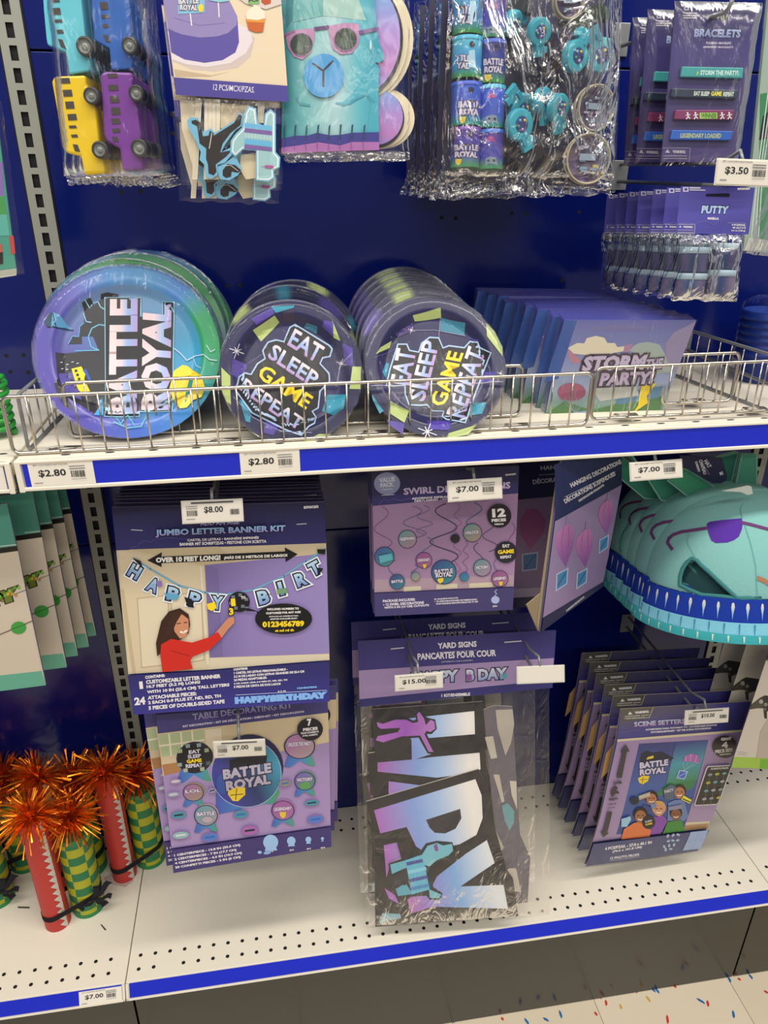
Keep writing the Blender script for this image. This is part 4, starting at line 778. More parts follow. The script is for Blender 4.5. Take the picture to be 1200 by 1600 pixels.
# yard signs
GP = [(0, 'b06cc0'), (.38, '86a4e0'), (.62, 'a8c4ea'), (.9, 'ede8e4')]
def yard():
    fr = Fr(Zc((.5869, -.27, -1.1551)), (-.2239, -.0205, -.0829)); z = (520, 950, 3.076)
    r = empty('yard_sign_pack', 'front bag of yard sign letters on two hooks, big letters showing', 'yard sign packet', fr.X, 'yard sign packets')
    g = slab(fr, z, [(120, 158), (1070, 105), (1052, 378), (130, 470)], -.0045, -.003, '3a3674'); A = Art(g, fr, z, y0=-.0045)
    A.poly([(120, 158), (1070, 105), (1062, 240), (125, 300)], ('g', (590, 130), (590, 270), [(0, '3a366e'), (1, '443d80')]))
    A.text('YARD SIGNS', (505, 196), (692, 186), 28, WH, bold=.03); A.line([(505, 212), (692, 202)], 2, '9a94b4'); A.text('PANCARTES POUR COUR', (408, 250), (785, 231), 32, WH, bold=.03); A.text('LETREROS PARA JARDÍN', (522, 264), (672, 256), 10, 'b9b4cc', bold=.02)
    A.poly([(125, 300), (1062, 240), (1056, 345), (128, 438)], 'a68fbc')
    A.text('HAPPY', (378, 368), (604, 352), 58, [(0, '8c9ccc'), (1, 'd8dcec')], '2c2a40', .07, .05, .05); A.text('B DAY', (642, 352), (838, 340), 56, [(0, '8c9ccc'), (1, 'd8dcec')], '2c2a40', .07, .05, .05)
    A.poly([(640, 318), (668, 318), (668, 345), (645, 352)], '8d5aa0'); A.poly([(808, 318), (838, 312), (836, 338), (812, 342)], '5fa0b0'); A.text('1 KIT/ENSEMBLE', (522, 428), (660, 420), 15, WH, bold=.035)
    for a, b in (((280, 196), (342, 190)), ((825, 164), (905, 158))): A.line([a, b], 5, 'c9c4cc')
    g.build('header_card', r)
    out = [(190, 493), (722, 455), (742, 800), (790, 1150), (820, 1300), (845, 1480), (205, 1540), (195, 905), (180, 905), (172, 705), (202, 700)]
    g = slab(fr, z, out, .004, .0065, '252329', side='b9b2a8'); A = Art(g, fr, z, y0=.004)
    GX = lambda: ('g', (215, 700), (700, 650), GP)
    for p in ([(365, 530), (680, 495), (683, 606), (375, 632)], [(378, 628), (442, 620), (478, 700), (380, 732)], [(215, 742), (380, 728), (478, 716), (705, 695), (710, 775), (620, 800), (500, 815), (215, 786)], [(268, 832), (425, 852), (330, 885), (268, 897)], [(245, 1140), (345, 1118), (365, 1190), (275, 1235), (258, 1295), (250, 1200)], [(248, 1345), (300, 1380), (318, 1422), (270, 1395)]): A.poly(p, GX())
    A.poly([(238, 1465), (325, 1470), (328, 1490), (270, 1500), (240, 1520), (222, 1510)], '7fb4c8')
    A.poly([(202, 540), (235, 540), (300, 525), (355, 525), (385, 540), (400, 535), (395, 505), (412, 488), (445, 520), (460, 528), (492, 535), (500, 580), (475, 605), (452, 605), (490, 690), (480, 702), (455, 698), (412, 622), (335, 628), (240, 655), (196, 640), (205, 608), (300, 590), (230, 590), (205, 575)], '201e26')
    A.poly([(212, 548), (240, 556), (300, 536), (352, 536), (384, 552), (410, 547), (404, 510), (415, 498), (438, 530), (447, 562), (470, 536), (488, 545), (492, 580), (470, 595), (450, 590), (440, 605), (470, 665), (484, 692), (460, 690), (420, 612), (332, 616), (242, 645), (206, 635), (216, 615), (312, 596), (325, 575), (232, 580), (216, 570)], ('g', (212, 580), (490, 580), [(0, 'b56cc4'), (.5, '9a54b8'), (1, 'b478c0')]))
    g.build('letter_sign', r)
    out = [(160, 932), (700, 775), (745, 870), (774, 1035), (832, 1250), (866, 1300), (892, 1480), (350, 1520), (312, 1385), (285, 1290), (268, 1235), (330, 1205), (300, 1100), (205, 1110)]
    g = slab(fr, z, out, .0005, .003, '252329', side='b9b2a8'); A = Art(g, fr, z, y0=.0005)
    A.poly([(198, 972), (685, 822), (715, 900), (720, 1010), (690, 1090), (610, 1135), (500, 1158), (425, 1162), (400, 1145), (355, 1052), (228, 1083)], ('g', (205, 1010), (705, 900), GP)); A.poly([(448, 1018), (612, 965), (618, 1010), (590, 1060), (540, 1083), (490, 1080), (465, 1055)], '2c2b35')
    A.poly([(740, 1115), (778, 1225), (612, 1338), (820, 1330), (842, 1445), (480, 1435), (376, 1468), (358, 1400), (480, 1330), (500, 1290), (640, 1180)], ('g', (360, 1400), (800, 1300), [(0, 'b86fb8'), (.3, '8e8ed8'), (.55, '7fb0e4'), (.95, 'e4e8ee')]))
    A.poly([(268, 1228), (345, 1198), (415, 1175), (448, 1130), (500, 1118), (575, 1125), (588, 1170), (560, 1200), (490, 1225), (475, 1250), (482, 1340), (528, 1370), (518, 1402), (465, 1402), (450, 1382), (310, 1392), (292, 1345), (320, 1300), (275, 1285)], '1c2430')
    A.poly([(276, 1232), (350, 1212), (356, 1246), (284, 1278)], '6cb4c8'); A.poly([(302, 1350), (350, 1322), (384, 1374), (314, 1384)], '5aa8c0'); A.poly([(348, 1212), (430, 1184), (466, 1352), (380, 1376)], '62b8d4')
    for k in range(4): y = 1222 + 40 * k; A.poly([(352 + 7 * k, y), (440 + 7 * k, y - 20), (444 + 7 * k, y - 4), (356 + 7 * k, y + 16)], ('46549c', '8ad0e4', '46549c', '3f8ac0')[k])
    A.poly([(425, 1190), (455, 1142), (500, 1128), (530, 1140), (572, 1132), (578, 1165), (556, 1188), (500, 1210), (466, 1240), (440, 1235)], '74bccc'); A.poly([(484, 1142), (500, 1130), (508, 1165), (492, 1168)], '8a3f9c'); A.poly([(462, 1350), (520, 1375), (510, 1394), (466, 1392)], '74bccc'); A.ell(344, 1322, 9, 9, '1c1c22')
    g.build('letter_sign', r)
    g = slab(fr, z, [(728, 500), (778, 480), (868, 484), (880, 700), (905, 1100), (955, 1215), (942, 1430), (860, 1440), (780, 1040)], .008, .010, '66606a', side='b9b2a8'); A = Art(g, fr, z, y0=.008)
    for p, c in (([(782, 490), (864, 486), (872, 560), (856, 650), (830, 710), (792, 580)], 'b0a89c'), ([(730, 620), (770, 615), (790, 720), (760, 725)], 'c0b8aa'), ([(772, 800), (800, 800), (825, 930), (812, 935)], 'b9b0a2'), ([(850, 830), (882, 832), (886, 970), (860, 900)], 'c4bcae'), ([(770, 1040), (822, 1150), (800, 1180)], 'b9b0a2'), ([(775, 1285), (850, 1250), (880, 1250), (905, 1365), (870, 1360), (845, 1290)], 'bdb5a8'), ([(812, 950), (840, 935), (872, 975), (870, 1030), (850, 1070), (825, 1020)], '6a9aa0')): A.poly(p, c)
    g.build('letter_sign', r)
    g = G(); bag(g, quad(fr, z, [(132, 440), (1040, 370), (1042, 1472), (165, 1530)]), -.0022, .014, .0016, 'bag', 34, 3, 14); g.build('bag', r)
    return r
YD = yard()
dup(YD, 'rear bag of yard sign letters, its dim header showing above the front one', d=(-.004, .062, 0), rot=(.03, 0, 0))

# scene setters
def art_scene(A):
    A.poly([(206, 129), (1142, 74), (1080, 275), (182, 345)], ('g', (660, 100), (660, 310), [(0, '54506c'), (.5, '45418a'), (1, '3b3878')])); A.poly([(206, 129), (452, 114), (420, 190), (214, 222)], '56544c')
    A.line([(440, 118), (412, 190), (232, 196)], 3, 'c9c4bc'); A.poly([(258, 168), (272, 146), (292, 166)], 'd9d4cc'); A.text('WARNING:', (310, 163), (410, 154), 18, WH, bold=.045)
    for t, a, b in (('CHOKING HAZARD - Small parts.', (236, 190), (412, 176)), ('Not for children under 3 yrs.', (250, 204), (380, 193))): A.text(t, a, b, 12, 'cfcac4', bold=.02)
    A.text('SCENE SETTERS', (303, 256), (672, 232), 36, [(0, 'b490c4'), (1, 'c0cbe8')], '24204c', .05, .04); A.text('WITH PROPS', (690, 231), (965, 214), 34, [(0, 'b490c4'), (1, 'c0cbe8')], '24204c', .05, .04)
    A.text('ACCESORIOS PARA FOTOMATÓN • ACCESSOIRES PHOTOS', (384, 282), (900, 248), 15, WH, bold=.04); A.text('FOTOREQUISITENSET • SET PER SCENA FOTOGRAFICA', (424, 303), (858, 272), 15, WH, bold=.04)
    A.line([(190, 285), (240, 290), (290, 275), (330, 285), (345, 270)], 3, '6f66b0')
    A.poly([(182, 345), (1080, 275), (1078, 292), (180, 362)], 'cfc3a6'); A.poly([(180, 362), (1078, 292), (840, 965), (2, 1086)], ('g', (600, 330), (500, 1000), [(0, '9a83ac'), (1, 'a891b6')]))
    A.poly([(655, 945), (846, 935), (836, 985), (640, 1005)], 'd6c8a8'); A.poly([(655, 965), (840, 950), (834, 985), (640, 1002)], 'b08a64')
    A.poly([(338, 376), (838, 348), (655, 1000), (172, 1030)], ('g', (560, 360), (420, 1000), [(0, '3a3f7c'), (.45, '4a62a4'), (1, '3a4f8a')])); A.poly([(600, 362), (838, 348), (755, 640), (530, 670)], ('g', (700, 360), (640, 660), [(0, '3f4288'), (.5, '4f9ab0'), (1, '4a8a5c')])); A.poly([(530, 670), (755, 632), (720, 700), (440, 760)], '3f7f54')
    A.line([(602, 362), (530, 672)], 3, '2c2c58'); A.poly([(350, 450), (390, 425), (440, 440), (500, 430), (590, 480), (560, 500), (340, 520)], '26263c'); A.poly([(388, 490), (400, 472), (442, 460), (440, 480)], 'e8c838')
    A.text('BATTLE', (342, 556), (548, 530), 44, 'd0cbe0', '2f2d48', .08, .05, .1); A.text('ROYAL', (342, 605), (530, 585), 44, 'd0cbe0', '2f2d48', .08, .05, .1); A.poly([(328, 625), (360, 605), (412, 608), (400, 645), (362, 668), (338, 655)], 'ecd038'); A.line([(345, 636), (395, 630)], 4, '6a5a20'); A.line([(366, 615), (360, 658)], 4, '6a5a20')
    A.poly([(650, 500), (670, 460), (710, 445), (755, 455), (776, 490), (768, 518), (720, 505)], 'b06cb4'); A.line([(670, 462), (675, 500)], 3, 'e0c4e0'); A.line([(712, 448), (705, 500)], 3, 'e0c4e0'); A.line([(752, 458), (740, 510)], 3, 'e0c4e0')
    for x in (655, 690, 730, 765): A.line([(x, 508), (655, 570)], 2, 'b4dce0')
    A.poly([(625, 562), (690, 572), (664, 632), (604, 622)], 'a8c4e8'); A.poly([(632, 570), (680, 578), (660, 624), (612, 616)], '4a6ac0'); A.line([(618, 612), (676, 582)], 3, 'c0d8f0')
    def kid(hx, hy, hr, skin, hair, shirt, body): A.poly(body, shirt); A.ell(hx, hy - hr * .25, hr * 1.12, hr * 1.15, hair, 20); A.ell(hx, hy + hr * .08, hr * .88, hr * 1.02, skin, 20); A.line([(hx - hr * .4, hy + hr * .45), (hx, hy + hr * .58), (hx + hr * .4, hy + hr * .42)], hr * .16, 'f0ebe4'); A.line([(hx - hr * .5, hy - hr * .1), (hx - hr * .2, hy - hr * .1)], hr * .12, '2c1c14'); A.line([(hx + hr * .2, hy - hr * .12), (hx + hr * .5, hy - hr * .12)], hr * .12, '2c1c14')
    kid(628, 725, 42, 'b47a58', '3a241c', '6c82b4', [(590, 780), (660, 775), (690, 900), (660, 930), (540, 930), (545, 800)]); kid(425, 770, 42, 'b07650', '1c1614', '3a4a8a', [(365, 810), (430, 830), (460, 900), (350, 900)])
    kid(478, 845, 45, 'cf9270', 'c8a45c', '8a4aa8', [(440, 900), (510, 890), (540, 930), (490, 1020), (400, 1030), (420, 950)]); kid(600, 880, 40, '8a5638', '241814', '3f8a34', [(540, 935), (640, 920), (665, 1000), (505, 1020)]); kid(345, 893, 46, 'a06a48', '1c1410', 'e07840', [(300, 940), (390, 930), (420, 1000), (410, 1040), (205, 1060), (225, 985)])
    A.ell(402, 935, 48, 50, '1f1f24'); A.text('GAME', (380, 960), (430, 950), 14, YEL); A.text('SLEEP', (378, 940), (430, 930), 14, 'd0ccd8'); A.poly([(505, 700), (560, 662), (600, 680), (575, 775), (520, 770)], '5a6478'); A.text('PARTY', (520, 728), (585, 710), 22, 'd8d4dc', '2c2c40'); A.poly([(636, 770), (655, 742), (712, 775), (698, 802)], 'e8dc40'); A.line([(648, 766), (700, 790)], 8, '2c2a30')
    A.poly([(328, 745), (412, 715), (415, 748), (335, 775)], 'b9a48c'); A.text('UNLOCKED', (334, 762), (410, 740), 14, 'f0ecd8', '6a5a6c'); A.ell(300, 780, 32, 28, '1f2a38'); A.poly([(205, 910), (240, 900), (270, 890), (275, 915), (245, 968), (205, 968)], '9cc8e4'); A.poly([(540, 825), (640, 805), (645, 835), (550, 850)], '8a8ca4'); A.poly([(412, 800), (455, 795), (455, 835), (420, 830)], '7a86ac')
    for pts in ([(238, 374), (264, 425), (245, 425), (208, 615), (170, 615), (214, 430), (196, 430)], [(106, 860), (140, 858), (103, 1010), (118, 1010), (74, 1044), (56, 1000), (72, 1003)]): A.poly(pts, '3f3a3e')
    A.text('OVER', (148, 664), (212, 657), 22, '3f3a3e', bold=.05); A.text('6', (130, 752), (192, 747), 82, '3f3a3e', bold=.08); A.text('FEET!', (118, 780), (182, 773), 18, '3f3a3e', bold=.05); A.text('1.82 M', (110, 810), (166, 804), 10, '3f3a3e'); A.text('DE ALTO', (106, 836), (160, 830), 10, '3f3a3e')
    A.ell(950, 390, 88, 82, '36322f', 30)
    for t, a, b, h in (('GIANT', (922, 348), (998, 340), 22), ('4', (928, 402), (972, 398), 46), ('PIECE SET!', (880, 438), (1004, 424), 26), ('GIGANTESCO', (910, 452), (994, 444), 10)): A.text(t, a, b, h, 'dcd6d6', bold=.05)
    A.poly([(826, 528), (985, 520), (1000, 532), (905, 795), (890, 808), (735, 816), (728, 800), (812, 545)], 'cfc6cc'); A.poly([(832, 536), (982, 528), (992, 536), (900, 790), (885, 800), (742, 808), (736, 800), (820, 550)], '36352f'); A.text('12 PHOTO PROPS', (848, 556), (974, 548), 14, 'dcd6d0', bold=.04)
    for i in range(3):
        for j in range(4): x, y = 842 + 50 * i - 14 * j, 590 + 58 * j - 6 * i; A.line([(x, y), (x - 10, y + 50)], 2, '8a8a80'); A.ell(x, y, 17, 10, ('8a949c', 'b0a848', '6f9aa4', 'a8a4ac')[(i + j) % 4], 10, -.2)
    A.poly([(2, 1086), (836, 985), (750, 1137), (-55, 1248)], '434672'); A.poly([(2, 1086), (836, 985), (812, 1030), (-15, 1130)], '474578')
    A.text('4 PCS/PZAS. - 27.8 x 40.1 IN', (84, 1132), (420, 1084), 22, WH, bold=.045, slant=.15); A.text('(70.6 x 101.8 CM)', (138, 1152), (350, 1118), 20, WH, bold=.045, slant=.15); A.text('12 PHOTO PROPS', (122, 1200), (330, 1172), 20, 'dcd8e0', bold=.045, slant=.15); A.line([(122, 1208), (330, 1178)], 3, 'b9b6c4')
    for x, y in ((536, 1028), (574, 1022), (610, 1018), (540, 1064), (572, 1060), (606, 1058), (510, 1104), (545, 1096), (580, 1090), (520, 1125), (556, 1120)): A.ell(x, y, 14, 9, 'a8b9d8', 8, x)
    A.poly([(700, 998), (826, 985), (770, 1118), (640, 1132)], '9cb0d8'); A.line([(762, 992), (705, 1125)], 2, '8099c8'); A.line([(680, 1065), (800, 1050)], 2, '8099c8')
fsc = Fr(Zc((.9758, -.27, -1.203)), (-.0064, .0674, .0336), lambda x, z: .55 * max(0, -.03 - z) ** 2 + .25 * max(0, z - .08) ** 2)
def scene_pack():
    z = (925, 1080, 4.615); q = [(206, 129), (1142, 74), (750, 1137), (-55, 1248)]
    r = empty('scene_setter_pack', 'frontmost scene setter packet behind the $10.00 tag, children pictured on it', 'backdrop packet', fsc.X, 'scene setter packets')
    g = G(); sheet(g, fsc, z, q, .0012, '434672'); art_scene(Art(g, fsc, z, 'gloss')); g.build('printed_sleeve', r)
    f0 = fsc.f; g = slab(fsc, z, [(188, 400), (180, 560), (80, 660), (120, 480)], .009, .0102, 'b08c5c'); g.build('backing_board', r)
    g = G(); Q = quad(fsc, z, [(200, 300), (1090, 240), (770, 1120), (-30, 1220)])
    g.grid(lambda i, j: [(lambda x, zz: (x * 1.0 + .001, .016 * math.sin(math.pi * min(1, max(.0, j / 12))) ** .5 * math.sin(math.pi * (i / 8) * .9 + .15) + .0014 + f0(x, zz), zz))(*[(Q[0][k] * (1 - i / 8) + Q[1][k] * i / 8) * (1 - j / 12) + (Q[3][k] * (1 - i / 8) + Q[2][k] * i / 8) * j / 12 for k in (0, 1)])][0], 8, 12, 'print', 'a9a2ac'); g.build('folded_backdrop', r)
    return r
SC = scene_pack()
row(SC, 5, .034, ['second scene setter packet, its dark warning box showing above the front one'] + ['scene setter packet in the receding row behind the front two'] * 4, .002, .012, .008)

# putty packets
def putty():
    fr = Fr(Zc((.8505, -.3, -.2629)), (-.1275, .0152, -.0957)); z = (900, 230, 4)
    r = empty('putty_pack', 'frontmost putty packet with four small tubs under the $3.50 tag', 'putty packet', fr.X, 'putty packets')
    g = slab(fr, z, [(655, 245), (1110, 255), (1070, 545), (622, 540)], -.003, -.002, '4a46a0'); A = Art(g, fr, z, y0=-.003)
    A.poly([(655, 245), (1110, 255), (1070, 545), (622, 540)], ('g', (880, 250), (860, 540), [(0, '4a4690'), (1, '5651ac')])); A.text('PUTTY', (780, 415), (948, 418), 50, [(0, 'a4bce8'), (1, 'b8d4f0')], '22225a', .07, .05, .15); A.text('MASILLA', (822, 452), (892, 454), 15, WH, bold=.045)
    A.rect(668, 250, 702, 278, 'c4c0d0'); A.rect(676, 256, 695, 272, '4a4690'); A.line([(710, 254), (775, 255)], 8, 'c4c0d0'); A.line([(710, 267), (805, 269)], 8, 'b4b0c8'); A.text('amscan', (1008, 268), (1085, 266), 14, WH)
    A.poly([(812, 292), (955, 288), (962, 300), (955, 310), (810, 306)], '101028'); A.line([(638, 482), (742, 482), (738, 540), (630, 538)], 3, 'c0bcd0'); A.poly([(640, 502), (650, 488), (660, 502)], 'c0bcd0'); A.text('WARNING:', (668, 505), (728, 506), 14, WH)
    for y in (518, 532): A.line([(636, y), (730, y)], 5, '9a96b8')
    A.line([(640, 478), (700, 470), (740, 480), (800, 462), (860, 486), (890, 462)], 2.5, '7a74c0'); A.line([(945, 473), (1060, 474)], 2.5, '9a96c0')
    for t, a, b in (('4 PCS/PZAS.', (970, 492), (1058, 494)), ('40 mL/1.4 fl', (975, 509), (1056, 511)), ('6.2 oz (168 g)', (968, 528), (1055, 530))): A.text(t, a, b, 13, WH, bold=.04)
    g.build('header_card', r)
    for cx, y0, y1, rx, cols in ((738, 626, 782, 98, ('22345c', '5a5478')), (924, 602, 762, 98, ('1c3566', '4a4468')), (714, 788, 934, 100, ('24467c', '6a5f80')), (905, 768, 920, 98, ('223c70', '7a6a88'))):
        (xa, zt), (xb, zb) = fr.pl(900 / 4 * 0 + 900 + cx / 4, 230 + y0 / 4, .012), fr.pl(900 + cx / 4, 230 + y1 / 4, .012)
        rr = (fr.pl(900 + (cx + rx) / 4, 260, .012)[0] - fr.pl(900 + (cx - rx) / 4, 260, .012)[0]) / 2; xc = (xa + xb) / 2; h = zt - zb; c0 = lin(cols[0]); c1 = lin(cols[1])
        g = G(); g.lathe([(.0005, zb), (rr * .86, zb), (rr * .9, zb + .002), (rr * .95, zt - .008), (rr * .95, zt - .006)], 28, 'toy', lambda i, j: lerp3(c0, c1, .5 + .5 * math.sin(i * .9)), o=(xc, .014, 0)); t = g.build('putty_tub', r)  # blue and pink reflections painted as streaks round the tub
        g = G(); g.lathe([(rr * .96, zt - .0075), (rr, zt - .007), (rr, zt - .001), (rr * .95, zt), (rr * .6, zt - .0005), (rr * .58, zt - .002), (.0005, zt - .002)], 28, 'toy', 'a4bccb', o=(xc, .014, 0)); g.build('lid', t)
    g = G(); bag(g, quad(fr, z, [(622, 535), (1050, 540), (1005, 965), (590, 955)]), -.012, .036, .003, 'crinkle', 22, 9, 45); g.build('bag', r)
    return r
PT = putty()
row(PT, 6, .034, ['second putty packet, its purple header edge showing left of the front one'] + ['putty packet in the darkening row behind the front two'] * 5, .0015, .01, 0, -.0025)

# bracelets
def bracelets():
    fr = Fr(Zc((.842, -.25, -.0887)), (-.08, -.007, -.043)); z = (900, 0, 4)
    r = empty('bracelet_pack', 'front bracelet packet with four coloured bands on a purple card', 'bracelet packet', fr.X, 'bracelet packets')
    g = slab(fr, z, [(622, 12), (1160, 25), (1000, 1018), (532, 1010)], 0, .0012, '3c3660'); A = Art(g, fr, z)
    A.poly([(622, 12), (1160, 25), (1000, 1018), (532, 1010)], ('g', (890, 20), (770, 1010), [(0, '34305a'), (.3, '453e78'), (.7, '453c66'), (1, '4c4274')])); A.text('BRACELETS', (735, 232), (1025, 238), 54, [(0, '7a86b4'), (1, 'a0acd4')], '1c1a38', .06, .05, .12)
    A.text('PULSERAS • BRACELETS', (812, 276), (968, 278), 15, 'c0bccc', bold=.04); A.text('ARMBÄNDER • BRACCIALETTI', (792, 300), (980, 302), 15, 'c0bccc', bold=.04); A.rect(674, 32, 706, 66, 'a8a4b4'); A.rect(682, 40, 698, 58, '3c3660')
    for y in (82, 98, 112): A.line([(670, y), (740 + (y % 3) * 14, y + 1)], 8, 'a8a4b4')
    A.text('amscan', (1045, 60), (1118, 58), 13, 'b0acb8'); A.poly([(830, 100), (850, 88), (940, 92), (965, 110), (945, 126), (840, 122)], '08080f'); A.line([(540, 925), (712, 926), (705, 1014)], 4, '8a86a0'); A.poly([(555, 955), (570, 932), (586, 956)], 'a8a4b4'); A.text('WARNING:', (602, 958), (682, 960), 20, 'b8b4c0', bold=.04)
    for y in (975, 992): A.line([(545, y), (690, y)], 6, '807c98')
    g.build('backing_card', r)
    for k, (p, c, t, tc, tq) in enumerate((([(652, 420), (1034, 428), (1028, 494), (642, 486)], '3f9a9c', 'STORM THE PARTY!', 'bfe4dc', ((775, 470), (1012, 472), 32)), ([(590, 556), (1005, 566), (992, 622), (580, 610)], '2e3a4c', 'EAT SLEEP', 'c4d0c8', ((735, 598), (832, 600), 28)), ([(612, 690), (975, 690), (968, 752), (602, 750)], '7c3460', 'WINNER', 'a8d468', ((778, 738), (878, 740), 32)), ([(590, 815), (970, 822), (955, 880), (578, 876)], '2f60b8', 'LEGENDARY LOADED', 'a8b48c', ((650, 862), (905, 864), 30)))):
        g = slab(fr, z, p, -.005, -.0005, c, 'toy'); A = Art(g, fr, z, 'toy', y0=-.005)
        if k == 2: A.rect(772, 704, 882, 742, '9acc5c'); tc = '5a7a3c'
        A.text(t, *tq, tc, bold=.045, slant=.1)
        if k == 1: A.text('GAME', (842, 600), (908, 601), 29, 'd8d048', bold=.045, slant=.1); A.text('REPEAT', (918, 602), (985, 603), 28, 'c4d0c8', bold=.045, slant=.1)
        if k == 2:
            for x in (697, 745, 910, 955): A.ell(x, 706, 6, 6, 'e4dce0', 8); A.line([(x, 712), (x + 4, 728), (x - 8, 744)], 7, 'e4dce0'); A.line([(x + 4, 728), (x + 14, 742)], 6, 'e4dce0'); A.line([(x - 12, 722), (x + 16, 716)], 5, 'e4dce0')
        if k == 0: A.poly([(752, 470), (762, 432), (758, 450), (768, 448), (754, 472)], 'c4d84c')
        g.build('bracelet', r, bevel=.001)
    g = G(); bag(g, quad(fr, z, [(615, 5), (1168, 18), (1010, 1030), (525, 1022)]), -.008, .008, .0016, 'bag', 24, 5, 26); g.build('bag', r)
    return r
BR = bracelets()
dup(BR, 'second bracelet packet, its band ends showing left of the front one', d=(-.006, .055, 0), rot=(0, .01, 0))
dup(BR, 'rearmost bracelet packet, a dark sliver behind the other two', d=(-.006, .09, -.002), rot=(0, -.01, 0))

# ---------------------------------------------------------------- hanging along the top
def wheel(g, x, z, y, r):
    g.lathe([(.0005, y - .002), (r * .3, y - .002), (r * .34, y), (r * .62, y - .0004), (r * .68, y - .0026), (r * .95, y - .002), (r, y), (r, y + .012), (.0005, y + .012)], 24, 'toy', lambda i, j: lin('8b918c') if j < 4 else lin('3c3a38'), axis='y', o=(x, 0, z))
def buses():
    fr = Fr(Zc((.1435, -.22, -.1115)), (-.067, .007, -.154)); z = (60, 0, 5.159)
    r = empty('toy_bus_pack', 'bag of four toy buses in light blue, blue, yellow and purple', 'toy packet', fr.X, 'toy bus packets')
    spec = [('67c4d6', 'light blue bus', [(25, -440), (40, -460), (285, -460), (300, -380), (335, -200), (360, 0), (390, 290), (430, 490), (425, 580), (265, 607), (240, 430), (90, 372), (80, 320), (60, 100)], [(85, -330, 60, 48), (95, -240, 60, 48), (105, -150, 62, 46), (113, -65, 64, 44), (122, -12, 66, 44), (132, 76, 66, 56), (146, 168, 66, 26), (166, 250, 54, 32)], [(178, 325), (212, 330), (244, 408), (200, 388)], [(330, -190, 66), (408, 392, 72)]),
            ('2f62b4', 'deep blue bus', [(425, -440), (440, -460), (660, -455), (700, -200), (745, 0), (757, 260), (772, 450), (766, 562), (600, 572), (585, 400), (465, 335), (445, 100)], [(480, -330, 55, 46), (488, -240, 55, 46), (496, -150, 56, 46), (505, -60, 58, 46), (512, 30, 64, 60), (522, 130, 60, 30), (532, 205, 50, 30)], [(540, 290), (572, 294), (598, 352), (560, 345)], [(730, -190, 62), (762, 385, 64)]),
            ('ecc81c', 'yellow bus', [(122, 665), (140, 628), (160, 622), (392, 612), (400, 700), (432, 730), (472, 880), (500, 1130), (540, 1330), (548, 1398), (385, 1415), (355, 1262), (250, 1240), (205, 1195), (200, 1160), (165, 900)], [(190, 636, 82, 46), (214, 730, 76, 56), (234, 824, 72, 60), (252, 924, 74, 52), (262, 1016, 62, 24), (280, 1088, 54, 26)], [(294, 1168), (332, 1170), (354, 1228), (312, 1222)], [(458, 785, 64), (525, 1215, 66)]),
            ('7c3f9c', 'purple bus', [(510, 610), (530, 592), (560, 582), (768, 590), (772, 700), (815, 900), (836, 1080), (852, 1362), (690, 1382), (668, 1200), (562, 1150), (540, 1090), (530, 900)], [(572, 600, 80, 36), (578, 690, 80, 48), (588, 780, 76, 56), (598, 872, 76, 60), (602, 960, 70, 46), (608, 1040, 64, 34)], [(608, 1105), (650, 1108), (664, 1150), (620, 1145)], [(815, 765, 62), (838, 1200, 68)])]
    for c, lab, out, win, ws, wh in spec:
        g = slab(fr, z, out, -.006, .016, c, 'toy'); b = g.build('toy_bus', r, bevel=.0028); b['label'] = lab
        for q in win:
            x, y, w_, h_ = q; slab(fr, z, [(x, y + 3), (x + w_ - 6, y), (x + w_ + 4, y + h_ - 3), (x + 8, y + h_)], -.0066, -.0058, '4a443f', 'toy').build('window', b)
        slab(fr, z, ws, -.0066, -.0058, '4a443f', 'toy').build('window', b)
        for (x, y, rr) in wh:
            (xa, za) = fr.pl(z[0] + x / z[2], z[1] + y / z[2]); (xb, _) = fr.pl(z[0] + (x + rr) / z[2], z[1] + y / z[2]); g = G(); wheel(g, xa, za, -.011, xb - xa); g.build('wheel', b)
    g = G(); bag(g, quad(fr, z, [(20, -470), (800, -470), (1010, 1420), (205, 1420)]), -.017, .02, .003, 'bag', 30, 11, 30, False)
    q = quad(fr, z, [(205, 1418), (1010, 1415), (1075, 1510), (235, 1470)])
    def crump(i, j):
        u, v = i / 40, j / 8; k = noise.noise((u * 14, v * 4, 3)) * .007 + noise.noise((u * 33, v * 9, 8)) * .004
        return ((q[0][0] * (1 - u) + q[1][0] * u) * (1 - v) + (q[3][0] * (1 - u) + q[2][0] * u) * v, .004 + k, (q[0][1] * (1 - u) + q[1][1] * u) * (1 - v) + (q[3][1] * (1 - u) + q[2][1] * u) * v + k * v)
    g.grid(crump, 40, 8, 'crinkle'); g.build('bag', r)
    return r
BP = buses()
row(BP, 3, .042, 'toy bus bag hanging in the dark behind the front bag, its right edge showing', .001, .006)

